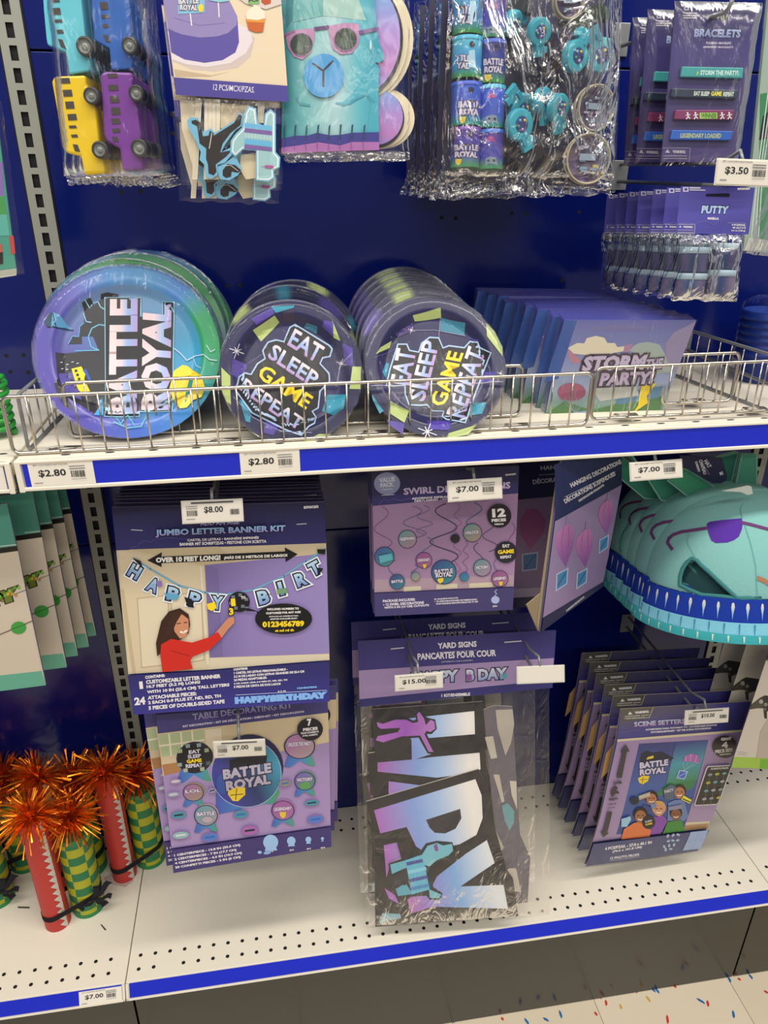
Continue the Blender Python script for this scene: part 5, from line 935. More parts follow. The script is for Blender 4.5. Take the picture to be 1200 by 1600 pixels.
# cake topper packet
def cakepicks():
    fr = Fr(Zc((.276, -.28, -.1159)), (-.1, 0, -.06)); z = (240, 0, 5)
    r = empty('cake_topper_pack', 'front cake topper packet with a purple cake pictured on its card', 'cake topper packet', fr.X, 'cake topper packets')
    H = [(55, -160), (985, -160), (1055, 800), (178, 742)]
    g = slab(fr, z, H, -.004, -.0028, '4c4492'); A = Art(g, fr, z, y0=-.004)
    A.poly([(55, -160), (985, -160), (1045, 672), (160, 606)], 'dccbb0'); A.poly([(130, 400), (150, 480), (300, 545), (480, 560), (660, 530), (760, 440), (790, 300), (720, 220), (640, 200)], 'c8b9b4'); A.poly([(160, 540), (450, 590), (600, 560), (440, 600), (170, 600)], 'bfa98f')
    A.poly([(110, 250), (640, 180), (755, 230), (775, 320), (720, 420), (600, 495), (420, 525), (260, 505), (145, 465)], 'dad0d6')
    A.poly([(85, 0), (600, 40), (655, 150), (668, 330), (640, 410), (540, 470), (400, 492), (240, 465), (138, 410)], '5a4f9c'); A.poly([(75, -20), (130, -80), (480, -80), (600, 20), (655, 130), (650, 195), (580, 260), (480, 290), (350, 295), (200, 265), (112, 220)], '8d80b4')
    A.line([(110, 230), (220, 270), (360, 296), (500, 286), (590, 258), (650, 200)], 4, '6f63a4'); A.line([(120, 60), (300, 130), (520, 120), (630, 80)], 3, 'a095c4'); A.line([(160, 140), (360, 200), (560, 180)], 3, '7a6eae')
    A.line([(286, 100), (298, 200)], 9, 'e4dcd4'); A.line([(505, 0), (513, 135)], 9, 'e4dcd4')
    A.poly([(185, -60), (400, -50), (400, 100), (192, 112)], '7cb4d4'); A.text('BATTLE', (195, 35), (355, 28), 46, 'd4ccd8', '2c2838', .08, .05); A.text('ROYAL', (205, 82), (345, 84), 46, 'd4ccd8', '2c2838', .08, .05); A.ell(370, 65, 22, 32, 'e8cc38', 10); A.poly([(430, -40), (600, -30), (590, 10), (520, 20), (430, 5)], '8cc0d0')
    A.poly([(600, -60), (990, -60), (1000, 35), (880, 75), (720, 30)], 'd0c4bc'); A.poly([(722, 150), (868, 160), (855, 250), (800, 255), (742, 235)], 'c0602c'); A.poly([(725, 145), (872, 150), (864, 180), (730, 172)], 'd8923c'); A.poly([(722, 110), (740, 80), (770, 60), (790, 40), (830, 60), (868, 95), (874, 145), (810, 160), (728, 150)], 'e6dcc8'); A.poly([(840, -20), (920, -20), (915, 30), (870, 42), (842, 20)], 'b4502c'); A.poly([(735, -60), (830, -50), (828, 35), (740, 38)], '7fae6c'); A.text('PCS', (745, 20), (820, 14), 26, '33404c', bold=.05)
    A.poly([(160, 606), (1045, 672), (1055, 800), (178, 742)], '4c4492'); A.text('12 PCS/MCX/PZAS.', (466, 704), (788, 727), 46, 'e4dfe6', bold=-.002)
    g.build('header_card', r)
    g = slab(fr, z, [(200, 780), (330, 780), (330, 1390), (215, 1000)], .004, .0055, 'd8ccb0'); g.build('pick', r)
    for x0, x1, xb in ((330, 375, 300), (395, 520, 390), (815, 868, 810)):
        g = slab(fr, z, [(x0, 770), (x1, 772), (xb + x1 - x0 - 5, 1400 if x0 < 800 else 960), (xb, 1400 if x0 < 800 else 955)], .002, .0038, 'e0d6c0'); A = Art(g, fr, z, y0=.002)
        for k in range(1, 4): A.line([(x0 + (x1 - x0) * k / 4, 775), (xb + (x1 - x0) * k / 4, 950 if x0 > 800 else 1390)], 2, 'b4a88e')
        g.build('pick', r)
    g = slab(fr, z, [(520, 800), (760, 820), (700, 960), (520, 1000)], .003, .0045, 'cfc0a0'); g.build('pick', r)
    g = slab(fr, z, [(680, 1210), (780, 1190), (870, 1240), (850, 1380), (720, 1400), (670, 1320)], .003, .0045, 'd6c8a8'); g.build('pick', r)
    def lp(pts): return pts
    bl = [(262, 945), (290, 918), (350, 925), (385, 1030), (420, 1020), (450, 1005), (480, 1040), (640, 940), (670, 880), (700, 900), (690, 985), (640, 1020), (560, 1130), (530, 1190), (610, 1150), (640, 1180), (560, 1270), (500, 1290), (500, 1370), (450, 1400), (410, 1380), (400, 1290), (360, 1250), (370, 1190), (330, 1100), (270, 990)]
    bk = [(295, 945), (330, 935), (368, 960), (385, 1065), (430, 1060), (440, 1020), (468, 1040), (470, 1060), (630, 960), (668, 890), (690, 905), (680, 975), (600, 1040), (540, 1120), (520, 1190), (610, 1175), (570, 1220), (485, 1285), (492, 1340), (470, 1370), (430, 1355), (425, 1285), (410, 1240), (412, 1160), (360, 1120), (340, 985), (300, 965)]
    g = slab(fr, z, bl, -.002, -.0008, '74b4d4'); A = Art(g, fr, z, y0=-.002); A.poly(bk, '2c2624'); A.line([(455, 1040), (435, 1160)], 6, 'd8d4cc'); g.build('pick', r)
    g = slab(fr, z, [(490, 1310), (560, 1270), (640, 1220), (690, 1320), (660, 1370), (590, 1410), (520, 1400)], -.001, .0002, '74b4d4'); A = Art(g, fr, z, y0=-.001); A.poly([(540, 1330), (580, 1280), (640, 1290), (684, 1330), (660, 1350), (610, 1340), (605, 1380), (565, 1390), (540, 1370)], '2c2624'); A.line([(540, 1300), (600, 1290), (660, 1335)], 4, 'd8d4cc'); g.build('pick', r)
    ol = [(690, 1000), (712, 880), (745, 830), (800, 850), (815, 960), (860, 985), (870, 890), (915, 855), (955, 890), (955, 1190), (990, 1230), (985, 1310), (940, 1330), (945, 1390), (900, 1420), (800, 1410), (800, 1180), (700, 1170), (640, 1225), (600, 1190), (605, 1100), (640, 1050)]
    g = slab(fr, z, ol, -.0026, -.0012, '7cbcd8'); A = Art(g, fr, z, y0=-.0026)
    A.poly(shrink(ol, 13), 'e8ecec'); A.poly(shrink(ol, 24), '9cc4c8')
    for y, c, h in ((960, '6cb4dc', 36), (1000, '7a5fa0', 34), (1042, 'a0c8cc', 34), (1084, '64b4dc', 40), (1128, '7a5fa0', 32)): A.poly([(712, y), (925, y + 24), (925, y + 24 + h), (708, y + h)], c)
    for k in range(9): A.line([(720 + 24 * k, 1040 + 2.4 * k), (720 + 24 * k, 1080 + 2.4 * k)], 3, 'd4e4e4')
    A.poly([(870, 1290), (935, 1292), (932, 1318), (872, 1312)], 'b45f9c'); A.line([(840, 1302), (940, 1306)], 3, '6a4a5c'); g.build('pick', r)
    g = G(); bag(g, quad(fr, z, [(150, 700), (985, 730), (1010, 1440), (212, 1428)]), -.0035, .009, .0012, 'bag', 26, 6, 24); g.build('bag', r)
    return r
CP = cakepicks()
dup(CP, 'second cake topper packet, its bag bottom showing below the front one', d=(-.004, .016, -.02), rot=(0, .01, 0))
row(CP, 2, .034, 'cake topper packet at the back of its hook, mostly hidden', .002, .006, 0, -.004)

# photo mask packet
def masks():
    fr = Fr(Zc((.4032, -.28, -.098)), (-.12, 0, -.1)); z = (400, 0, 4)
    r = empty('mask_pack', 'bag with a teal face mask in pink sunglasses and round cards behind it', 'mask packet', fr.X, 'mask packets')
    for k, (cx, cy, rr, y) in enumerate(((640, 230, 300, .006), (760, 730, 190, .010))):
        for d in range(3):
            c = [(cx - 18 + d * 34 + rr * math.cos(t), cy - d * 4 + rr * (1.3 if k == 0 else 1) * math.sin(t)) for t in [i * math.pi / 22 for i in range(44)]]
            g = slab(fr, z, c, y + .003 * d, y + .003 * d + .002, 'd8ceb4' if d else '26222c', side='d8ceb4')
            if d == 0:
                A = Art(g, fr, z, y0=y); A.poly([(cx - 18 + rr * .93 * math.cos(t), cy + rr * (1.24 if k == 0 else .93) * math.sin(t)) for t in [i * math.pi / 22 for i in range(44)]], ('g', (cx + 80, cy - rr), (cx + 60, cy + rr), [(0, '6aa0d8'), (.45, 'a888cc'), (.8, 'b078b8'), (1, '8a84c8')]))
            g.build('round_card', r)
    fm = lambda x, zz: .9 * (x + .022) ** 2
    f2 = Fr(fr.X.translation, (-.12, 0, -.1), fm); edge = [(160, -180), (740, -180), (742, 0), (758, 180), (768, 260), (800, 345), (798, 375), (770, 392), (742, 388), (778, 430), (772, 460), (752, 475), (766, 560), (766, 700), (768, 935), (160, 960)]
    g = G(); A = Art(g, f2, z, y0=.0); A.step = .0001
    A.poly(edge, ('g', (160, 400), (760, 400), [(0, '2f8c94'), (.22, '6cb0b4'), (.55, 'a4c8cc'), (.8, '5ab0c0'), (1, '2f96ac')]))
    A.poly([(185, -180), (240, -180), (228, 130), (190, 180)], '3a7f88'); A.poly([(420, -180), (560, -180), (640, 0), (690, 130), (420, 100)], '9cc0b8'); A.poly([(240, -180), (420, -180), (420, 100), (235, 140)], '64a8a8')
    A.poly([(540, 640), (600, 590), (650, 510), (720, 440), (752, 400), (768, 470), (764, 560), (766, 760), (770, 830), (690, 830), (720, 640), (680, 590), (600, 650), (540, 665), (500, 640)], '44a4b8'); A.line([(500, 645), (560, 655), (620, 625), (690, 590), (740, 640)], 12, '3a94ac'); A.line([(255, 610), (280, 650), (335, 660)], 14, '4c98a4')
    A.poly([(182, 215), (260, 188), (365, 178), (366, 240), (345, 330), (290, 375), (235, 355), (200, 300)], 'b684ac'); A.poly([(450, 165), (560, 145), (640, 150), (652, 200), (640, 280), (600, 335), (530, 342), (480, 310), (462, 240)], 'b684ac'); A.line([(366, 182), (450, 172)], 22, '5c3c70'); A.line([(648, 205), (762, 182)], 24, '6a4a84'); A.line([(182, 220), (240, 195)], 14, 'a06c9c')
    for cx, cy in ((284, 280), (560, 248)): A.ell(cx, cy, 74 - (cx < 300) * 4, 74, '9c74a4', 28); A.ell(cx, cy, 69, 69, '2c3a30', 28); A.poly([(cx - 40, cy + 40), (cx - 10, cy - 45), (cx + 20, cy - 40), (cx + 10, cy + 48)], '44584a'); A.line([(cx, cy + 10), (cx + 64, cy + 14)], 3, '6a7a70')
    A.ell(424, 476, 126, 137, '4a98d0', 36); A.line([(355, 400), (420, 446), (480, 386)], 13, '2c2c34'); A.line([(421, 446), (422, 543)], 13, '2c2c34'); A.ell(716, 285, 6, 30, 'c0d8dc', 10)
    A.poly([(160, 870), (245, 850), (320, 850), (385, 832), (460, 848), (530, 845), (600, 832), (680, 830), (768, 828), (768, 890), (600, 890), (525, 912), (390, 892), (245, 915), (160, 925)], '3c3a88'); A.poly([(160, 925), (245, 915), (390, 892), (525, 912), (600, 890), (768, 890), (770, 940), (160, 962)], 'a86cac')
    for x, a in ((180, 0), (248, 4), (318, 2), (390, 6), (460, 2), (530, 12), (602, 8), (678, 4)): A.poly([(x - 6, 795 - a), (x + 7, 780), (x - 2, 865), (x - 10, 880)], '24485c'); A.line([(x - 8, 880), (x - 6, 940)], 3, '7a4c88')
    g.build('mask', r)
    g = G(); bag(g, quad(fr, z, [(165, -180), (962, -180), (958, 1003), (165, 985)]), -.007, .022, .0015, 'bag', 30, 17, 30, False)
    q = quad(fr, z, [(165, 950), (960, 950), (958, 1004), (205, 1018)])
    g.grid(lambda i, j: ((q[0][0] * (1 - i / 36) + q[1][0] * i / 36) * (1 - j / 6) + (q[3][0] * (1 - i / 36) + q[2][0] * i / 36) * j / 6, -.003 + .006 * noise.noise((i * .5, j * .8, 4)), (q[0][1] * (1 - i / 36) + q[1][1] * i / 36) * (1 - j / 6) + (q[3][1] * (1 - i / 36) + q[2][1] * i / 36) * j / 6 + .002 * noise.noise((i * .6, j, 9))), 36, 6, 'crinkle'); g.build('bag', r)
    return r
MP = masks()
row(MP, 2, .034, 'mask packet hidden behind the front teal mask bag', .001, .004)

# favour pack
def favors():
    rot = (-.12, 0, -.08); fr = frame(820, 150, -.26, rot); z = (620, 0, 3.243)
    r = empty('favor_pack', 'large crinkled bag of party favors with round tubs, teal launchers and puzzle cases', 'party favor packet', fr.X, 'party favor packets')
    Y0 = .014
    for x0, x1, rows, sh in ((287, 432, [(-70, 188), (192, 408), (422, 645), (650, 855)], (-4, 0, -2, -6)), (428, 548, [(-20, 205), (208, 432), (436, 655), (660, 862)], (10, 2, -6, -14))):
        for k, (ya, yb) in enumerate(rows):
            dx = -(ya + 40) * .018; a = fr.pl(z[0] + (x0 + dx) / z[2], z[1] + ya / z[2], Y0); b = fr.pl(z[0] + (x1 + dx) / z[2], z[1] + yb / z[2], Y0)
            rr = (b[0] - a[0]) / 2; xc = (a[0] + b[0]) / 2; zt, zb = a[1], b[1]
            bot, mid, top = (('4a9a4c', '3f86c4', '4ab4d8'), ('4a9a4c', '3f90cc', '5ab8d4'), ('2f9a8c', '4358b8', '3f62d0'), ('3f9a68', '4a4aa8', '5a3f90'))[k if x0 < 400 else (3, 0, 2, 3)[k]]
            if x0 > 400 and k == 1: bot, mid, top = '4a9a4c', '3a4a9c', '3c3478'
            cc = [lin(bot), lin(bot), lin(mid), lin(mid), lin(top), lin(top)]
            g = G(); g.lathe([(rr * .97, zb), (rr, zb + .001), (rr, zb + (zt - zb) * .28), (rr, zb + (zt - zb) * .45), (rr, zt - .006), (rr, zt - .004)], 26, 'gloss', lambda i, j, cc=cc: cc[j], o=(xc, Y0, 0))
            fc = Fr(fr.X.translation, rot, lambda x, zz, xc=xc, rr=rr: Y0 - math.sqrt(max(1e-8, rr * rr - (x - xc) ** 2))); A = Art(g, fc, z, 'gloss'); A.thr = .006
            m, hgt, W_ = (x0 + x1) / 2 + dx, yb - ya, x1 - x0
            def cl(pts): return pts
            if x0 < 400 or k == 1:
                ox = (-W_ * .3, -W_ * .34, W_ * .12, 0)[k] if x0 < 400 else W_ * .02
                lo, hi = m - W_ * .42, m + W_ * .46
                t1, t2 = ('TTLE', 'YAL') if ox < -20 else ('BATTL', 'ROYA') if ox > 10 else ('BATTLE', 'ROYAL')
                s0 = max(lo, m + ox - W_ * .4 + (W_ * .25 if ox < -20 else 0)); s1 = min(hi, m + ox + W_ * .45)
                y1 = ya + hgt * .56; A.text(t1, (s0, y1), (s1, y1 + 2), hgt * .15, 'ccc4d8', '3a3450', .07, .05); A.text(t2, (s0 + 4, y1 + hgt * .17), (s1 - 4, y1 + hgt * .18), hgt * .15, 'ccc4d8', '3a3450', .07, .05)
                A.poly([(s0 + 8, y1 + hgt * .2), (s0 + 40, y1 + hgt * .2), (s0 + 34, y1 + hgt * .32), (s0 + 20, y1 + hgt * .36), (s0 + 8, y1 + hgt * .3)], 'dcc03a') if ox > -20 else A.poly([(m + 10, ya + hgt * .3), (m + 40, ya + hgt * .28), (m + 44, ya + hgt * .7), (m + 8, ya + hgt * .7)], 'a8d0e4')
                A.ell(m + W_ * .18, ya + hgt * .15, W_ * .1, hgt * .07, '2c2a3c', 10)
            else:
                A.poly([(m - W_ * .2, ya + hgt * .28), (m - W_ * .1, ya + hgt * .16), (m + W_ * .1, ya + hgt * .15), (m + W_ * .2, ya + hgt * .28)], 'a8508c'); A.line([(m - W_ * .15, ya + hgt * .3), (m, ya + hgt * .45)], 4, '6a8ad0')
                A.poly([(m - W_ * .25, ya + hgt * .92), (m - W_ * .2, ya + hgt * .7), (m, ya + hgt * .66), (m + W_ * .22, ya + hgt * .68), (m + W_ * .32, ya + hgt * .92), (m + W_ * .15, ya + hgt * .84), (m - W_ * .1, ya + hgt * .84)], '7a8c9c'); A.ell(m - W_ * .1, ya + hgt * .76, 7, 7, '2c3044', 10); A.ell(m + W_ * .14, ya + hgt * .76, 7, 7, '2c3044', 10)
            t = g.build('favor_tub', r); g = G(); g.lathe([(rr * 1.03, zt - .0045), (rr * 1.04, zt - .0005), (rr * .9, zt), (.0005, zt)], 26, 'toy', ('3f6fc8', '4ab0d4', '3f5cc8', '6a3f98')[k if x0 < 400 else 3 - k], o=(xc, Y0, 0)); g.build('lid', t)
    def disc(cx, cy, rr, a, b, tab, yy=.0, lab=None):            # teal launcher: thick disc with a folded tab
        x, zz = fr.pl(z[0] + cx / z[2], z[1] + cy / z[2], yy); x2, _ = fr.pl(z[0] + (cx + rr) / z[2], z[1] + cy / z[2], yy); q = x2 - x
        X = Matrix.Translation((x, yy, zz)) @ Euler((a, 0, b)).to_matrix().to_4x4(); g = G()
        g.lathe([(.0004, -.004), (q * .45, -.004), (q * .5, -.0046), (q * .92, -.0042), (q, -.002), (q, .005), (q * .9, .007), (.0004, .007)], 28, 'toy', lambda i, j: lin('3fa8bc'), axis='y', X=X)
        ca, sa = math.cos(tab), math.sin(tab); T = X @ Matrix.Rotation(tab, 4, 'Y')
        g.box((-q * .42, -.003, q * .8), (q * .42, .003, q * 1.75), '3fa8bc', 'toy', X=T); g.box((-q * .7, -.0035, q * 1.05), (-q * .38, .0035, q * 1.5), '4ab4c8', 'toy', X=T); g.box((q * .1, -.006, q * .8), (q * .38, -.003, q * 1.3), '3f9cb4', 'toy', X=T)
        t = g.build('disc_launcher', r, bevel=.0012); g = G(); g.lathe([(.0004, -.0052), (q * .48, -.0050)], 20, 'gloss', lambda i, j: lin('4a4a88'), axis='y', X=X)
        for k in range(5): s_ = X @ Vector((q * .3 * math.cos(k * 1.3 + 1), -.0056, q * .3 * math.sin(k * 1.3 + 1))); g.ball(s_, q * .1, 'gloss', ('e0cc38', '6ab4d8', '3fa060', 'c0a8d0', '2c2a40')[k], 6, 4)
        g.build('sticker', t)
    disc(622, 632, 74, .1, .35, 2.6); disc(632, 560, 78, .3, .5, -.9, .022); disc(745, 512, 62, .05, .75, 2.9, .008); disc(820, 548, 66, .2, .65, 2.8, .0); disc(905, 285, 72, .1, .5, .35); disc(1040, 280, 76, .2, -.3, -.5, .004); disc(722, 160, 62, .3, .2, 3.0, .006); disc(590, 120, 60, .4, .8, 1.0, .022)
    def case(cx, cy, rr, yy, a, b):
        x, zz = fr.pl(z[0] + cx / z[2], z[1] + cy / z[2], yy); x2, _ = fr.pl(z[0] + (cx + rr) / z[2], z[1] + cy / z[2], yy); q = x2 - x
        X = Matrix.Translation((x, yy, zz)) @ Euler((a, 0, b)).to_matrix().to_4x4(); g = G()
        for s_, yk in ((1, -.004), (.97, -.0005), (1, .004), (.96, .008)): g.tube([X @ Vector((q * s_ * math.cos(t), yk, q * s_ * math.sin(t))) for t in [i * math.pi / 16 for i in range(32)]], .0011, 'toy', 6, 'a8a08a', True)
        g.lathe([(.0004, .006), (q * .95, .006), (q * .95, -.002)], 32, 'gloss', lambda i, j: lin('6a5a78'), axis='y', X=X); t = g.build('puzzle_case', r)
        g = G(); 
        for k in range(13):
            u, v = R.uniform(-.62, .62), R.uniform(-.62, .62); w_, h_ = R.uniform(.12, .34), R.uniform(.07, .14); g.box((q * u, .002, q * v), (q * (u + w_), .0045, q * (v + h_)), R.choice(['9cb0c8', '7fa4bc', 'c0b86c', 'b8b0c4', '54486c', '8c9cb4']), 'gloss', X=X)
        g.box((-q * .35, .001, -q * .05), (q * .4, .003, q * .22), '8fa0b4', 'gloss', X=X); g.build('puzzle_print', t)
        g = G(); g.lathe([(.0004, -.0055), (q * .8, -.0055), (q * .97, -.0035)], 32, 'wrap', axis='y', X=X); g.build('clear_lid', t)
    case(1003, 548, 100, -.002, .1, .25); case(965, 806, 112, -.004, .05, .1); case(872, 8, 74, 0, .1, .1)
    for k, (cx, cy, w_, h_, a, c) in enumerate(((710, 700, 100, 60, .6, '2c2830'), (680, 790, 120, 50, -.5, '3a3238'), (760, 840, 110, 44, -.9, '4a4440'), (620, 800, 90, 46, .8, '342c38'), (800, 650, 110, 50, 1.2, '2a262e'), (740, 230, 90, 60, .3, '3c3040'), (640, 300, 120, 40, .9, '30323c'), (900, 120, 100, 50, .5, '34402f'), (1000, 70, 90, 60, -.4, '3a4434'), (600, 30, 110, 60, -.3, '30383c'), (800, 330, 120, 40, -.6, '3a3030'), (575, 700, 60, 90, .2, '2c2a34'))):
        x, zz = fr.pl(z[0] + cx / z[2], z[1] + cy / z[2], .02); X = Matrix.Translation((x, .02, zz)) @ Euler((.2, a, .1)).to_matrix().to_4x4(); g = G(); a_, b_ = w_ / z[2] / 2300, h_ / z[2] / 2300
        g.box((-a_, -.004, -b_), (a_, .004, b_), c, 'toy', X=X); g.ball((-a_, 0, -b_ * .6), (b_ * .8, .005, b_ * 1.1), 'toy', c, 10, 6, X); g.ball((a_, 0, -b_ * .6), (b_ * .8, .005, b_ * 1.1), 'toy', c, 10, 6, X); g.build('toy_gamepad', r)
    g = slab(fr, z, [(262, -160), (1130, -160), (1085, 930), (225, 900)], .042, .0435, '2f2b46'); g.build('backing_card', r)
    Q = [(270, -170), (1146, -170), (1100, 905), (222, 890)]; g = G(); bag(g, quad(fr, z, Q), -.016, .046, .0065, 'crinkle', 54, 23, 19, False)
    q = quad(fr, z, [(222, 860), (1102, 880), (1095, 985), (165, 1012)])
    def fold(i, j):
        u, v = i / 60, j / 10; k = noise.noise((u * 11, v * 3, 1)) + .6 * noise.noise((u * 27, v * 8, 2)); return ((q[0][0] * (1 - u) + q[1][0] * u) * (1 - v) + (q[3][0] * (1 - u) + q[2][0] * u) * v, .004 + .011 * k * (1 - .3 * v), (q[0][1] * (1 - u) + q[1][1] * u) * (1 - v) + (q[3][1] * (1 - u) + q[2][1] * u) * v + .004 * k)
    g.grid(fold, 60, 10, 'crinkle'); g.build('bag', r)
    g = G(); a = quad(fr, z, [(1140, -170), (1097, 975)])
    g.grid(lambda i, j: (a[0][0] * (1 - j / 60) + a[1][0] * j / 60 + (-.002 + .004 * i) + .0004 * (j % 2), -.001 + .001 * (j % 2), a[0][1] * (1 - j / 60) + a[1][1] * j / 60), 1, 60, 'bag'); g.build('seal_strip', r)
    return r
FP = favors()
row(FP, 3, .066, 'dark party favor bag behind the front one, its left edge showing', .001, .006)

# ---------------------------------------------------------------- plush hats
from mathutils.bvhtree import BVHTree
class Skin(Art):                                             # printing laid onto a rounded surface
    def __init__(s, g, fr, z, bvh, m='felt'): super().__init__(g, fr, z, m); s.bvh = bvh; s.thr = 7; s.step = .00012
    def P(s, q): return (s.z[0] + q[0] / s.z[2], s.z[1] + q[1] / s.z[2])
    def bent(s): return True
    def place(s, p):
        d = (s.fr.i3 @ ray(*p)).normalized(); h, n, i, t = s.bvh.ray_cast(s.fr.o, d)
        if h is None: return None
        return h - d * (s.eps + .0006)
HZ = (960, 680, 4.704)
def hat():
    tilt = (-.23, -.03, -.1); fr = frame(1136, 955, -.255, tilt); z = HZ
    r = empty('plush_hat', 'front teal plush hat with purple sunglasses and fringed blue brim, nearest the viewer', 'hat', fr.X, 'plush hats')
    R0 = .154; n = 120; sq = .92
    prof = [(R0, 0), (R0 * 1.0, .006), (R0 * .99, .013), (R0 * .975, .03), (R0 * .94, .064)]
    for k in range(1, 17): a = math.pi / 2 * k / 16; prof.append((R0 * .925 * math.cos(a) ** .8 if k < 16 else .0004, .066 + .142 * math.sin(a)))
    def P(a, h_i, off=0):
        rr, h = prof[h_i]; return Vector(((rr + off) * math.cos(a), (rr + off) * math.sin(a) * sq, h))
    def at_h(a, h, off=.0006):
        for (r0, h0), (r1, h1) in zip(prof, prof[1:]):
            if h <= h1: k = (h - h0) / (h1 - h0); rr = r0 + (r1 - r0) * k; break
        return Vector(((rr + off) * math.cos(a), (rr + off) * math.sin(a) * sq, h))
    hole = [(480, 1100), (484, 1040), (500, 985), (528, 940), (570, 905), (605, 920), (640, 958), (700, 1010), (800, 1105), (900, 1215), (1000, 1290), (1080, 1330), (940, 1268), (800, 1232), (640, 1182), (540, 1130)]
    hp = [(z[0] + x / z[2], z[1] + y / z[2]) for x, y in hole]
    CI = CR.transposed()
    def topx(p): v = CI @ ((fr.X @ p) - CAM); return (600 + FPX * v.x / -v.z, 800 - FPX * v.y / -v.z)
    def inside(q):
        c = False
        for (x1, y1), (x2, y2) in zip(hp, hp[1:] + hp[:1]):
            if (y1 > q[1]) != (y2 > q[1]) and q[0] < (x2 - x1) * (q[1] - y1) / (y2 - y1) + x1: c = not c
        return c
    nv = 110; hs = []
    for k in range(nv + 1): hs.append(.0655 + (.1425) * math.sin(math.pi / 2 * min(.9995, k / nv)))
    def surf(a, h):
        q = min(1, (h - .066) / .142) if h > .066 else 0; rr = R0 * .925 * max(0, 1 - q * q) ** .4; return Vector((rr * math.cos(a), rr * math.sin(a) * sq, h))
    na = 260; V = [surf(2 * math.pi * i / na, hs[j]) for j in range(nv + 1) for i in range(na)]; Fs = [[j * na + i, j * na + (i + 1) % na, (j + 1) * na + (i + 1) % na, (j + 1) * na + i] for j in range(nv) for i in range(na)]
    bv = BVHTree.FromPolygons(V, Fs)
    g = G(); g.v = [tuple(p) for p in V]
    ctr = fr.I @ CAM
    for f in Fs:
        m = sum((V[i] for i in f), Vector()) / 4
        if m.z < .2 and m.y < .02 and inside(topx(m)): continue
        g.idx(f, '7fb6b4', 'felt', None, True)
    A = Skin(g, fr, z, bv)
    A.poly([(678, 652), (700, 636), (800, 622), (935, 610), (944, 640), (938, 690), (915, 745), (880, 770), (830, 788), (745, 792), (712, 772), (692, 720)], '57359c')
    A.line([(680, 682), (600, 694), (490, 710), (430, 732), (400, 758), (390, 790), (424, 838)], 23, '6b3f70'); A.line([(940, 642), (1000, 655), (1129, 690), (1220, 720)], 23, '6b3f70'); A.line([(1056, 1050), (1100, 1068), (1150, 1100)], 32, 'a8775a')
    for p in ([(940, 610), (925, 540), (945, 500)], [(960, 660), (1005, 800), (1040, 960), (1058, 1280)], [(545, 720), (535, 790), (600, 910)]): A.line(p, 5, '6aa2a4')
    g.build('crown', r)
    g = G(); lip = []
    for p in hp:
        for up in range(0, 60, 2):
            hit = bv.ray_cast(fr.o, (fr.i3 @ ray(p[0], p[1] - up)).normalized())[0]
            if hit: lip.append(hit); break
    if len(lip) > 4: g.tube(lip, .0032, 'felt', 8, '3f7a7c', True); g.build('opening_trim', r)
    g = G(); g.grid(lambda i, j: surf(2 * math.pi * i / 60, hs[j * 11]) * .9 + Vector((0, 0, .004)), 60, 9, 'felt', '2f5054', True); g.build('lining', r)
    def ring(name, h0, h1, col, off=.0, wob=0):
        g = G(); g.grid(lambda i, j: at_h(2 * math.pi * i / n, h0 + (h1 - h0) * j / 3, off + (wob * (i % 4 in (1, 2)) if j == 0 else 0)), n, 3, 'felt', col, True)
        return g
    g = ring('', .029, .0655, '1f3a9c', .0008)
    for k in range(46):
        a = 2 * math.pi * (k + .5) / 46; w_ = .0034 if k % 3 else .0028
        pts = [at_h(a + u * w_ / R0, .0335 + v * .025, .0018) for u, v in ((0, 0), (.35, .45), (.75, .8), (.55, 1), (0, 1.08), (-.55, 1), (-.75, .8), (-.35, .45))]
        cs = [lin('5f94cc'), lin('8fb4d8')] + [lin('d8d2cc')] * 5 + [lin('8fb4d8')]; g.face([tuple(p) for p in pts], m='felt', cols=cs)
    g.build('blue_band', r)
    g = ring('', .012, .031, '7cc0d8', .0022, .0012)
    for k in range(46):
        a = 2 * math.pi * k / 46; g.face([tuple(at_h(a + u * .0011 / R0, v, .0036)) for u, v in ((-.3, .013), (.3, .013), (1, .0295), (-1, .0295))], '3f86ac', 'felt')
    g.build('fringe', r)
    g = ring('', -.0, .0135, '3fa4ac', .004)
    g.grid(lambda i, j: at_h(2 * math.pi * i / n, 0, .004 - .014 * j), n, 1, 'felt', '2f8a94', True)
    for k in range(46):
        a = 2 * math.pi * (k + .3) / 46; g.face([tuple(at_h(a + u * .0016 / R0, v, .0052)) for u, v in ((-.2, .002), (.6, .003), (1, .012), (-.9, .012))], 'c4d8d0', 'felt')
    g.build('hem', r)
    back = frame(1150, 760, -.20)
    def ear(pts, col='4f9a80', yy=0):
        g = G(); Q = [fr.I @ (back.X @ Vector((x, yy, zz))) for x, zz in quad(back, z, pts)]; m = len(Q); dy = fr.i3 @ Vector((0, .008, 0)); g.face(Q, col, 'felt'); g.face([p + dy for p in reversed(Q)], col, 'felt')
        for k in range(m): g.face([Q[k], Q[(k + 1) % m], Q[(k + 1) % m] + dy, Q[k] + dy], '86b8ac', 'felt')
        g.tube(Q, .0016, 'felt', 6, '86b8ac', True); return g
    ear([(390, 330), (500, 240), (560, 262), (770, 405), (790, 470), (590, 490)], '4c9c78').build('ear', r)
    ear([(900, 380), (950, 150), (1058, 150), (1052, 400), (1010, 470), (900, 470)], '559c84', .004).build('ear', r)
    ear([(800, 190), (948, 150), (930, 240), (895, 380), (800, 400)], '3f7f70', .015).build('ear', r)
    ear([(1040, 440), (1070, 385), (1140, 445), (1200, 560), (1060, 520)], '5aa48c', .0).build('ear', r)
    ear([(100, 190), (200, 180), (430, 500), (430, 560), (330, 555), (45, 320)], '3f8a74', .05).build('ear', r)
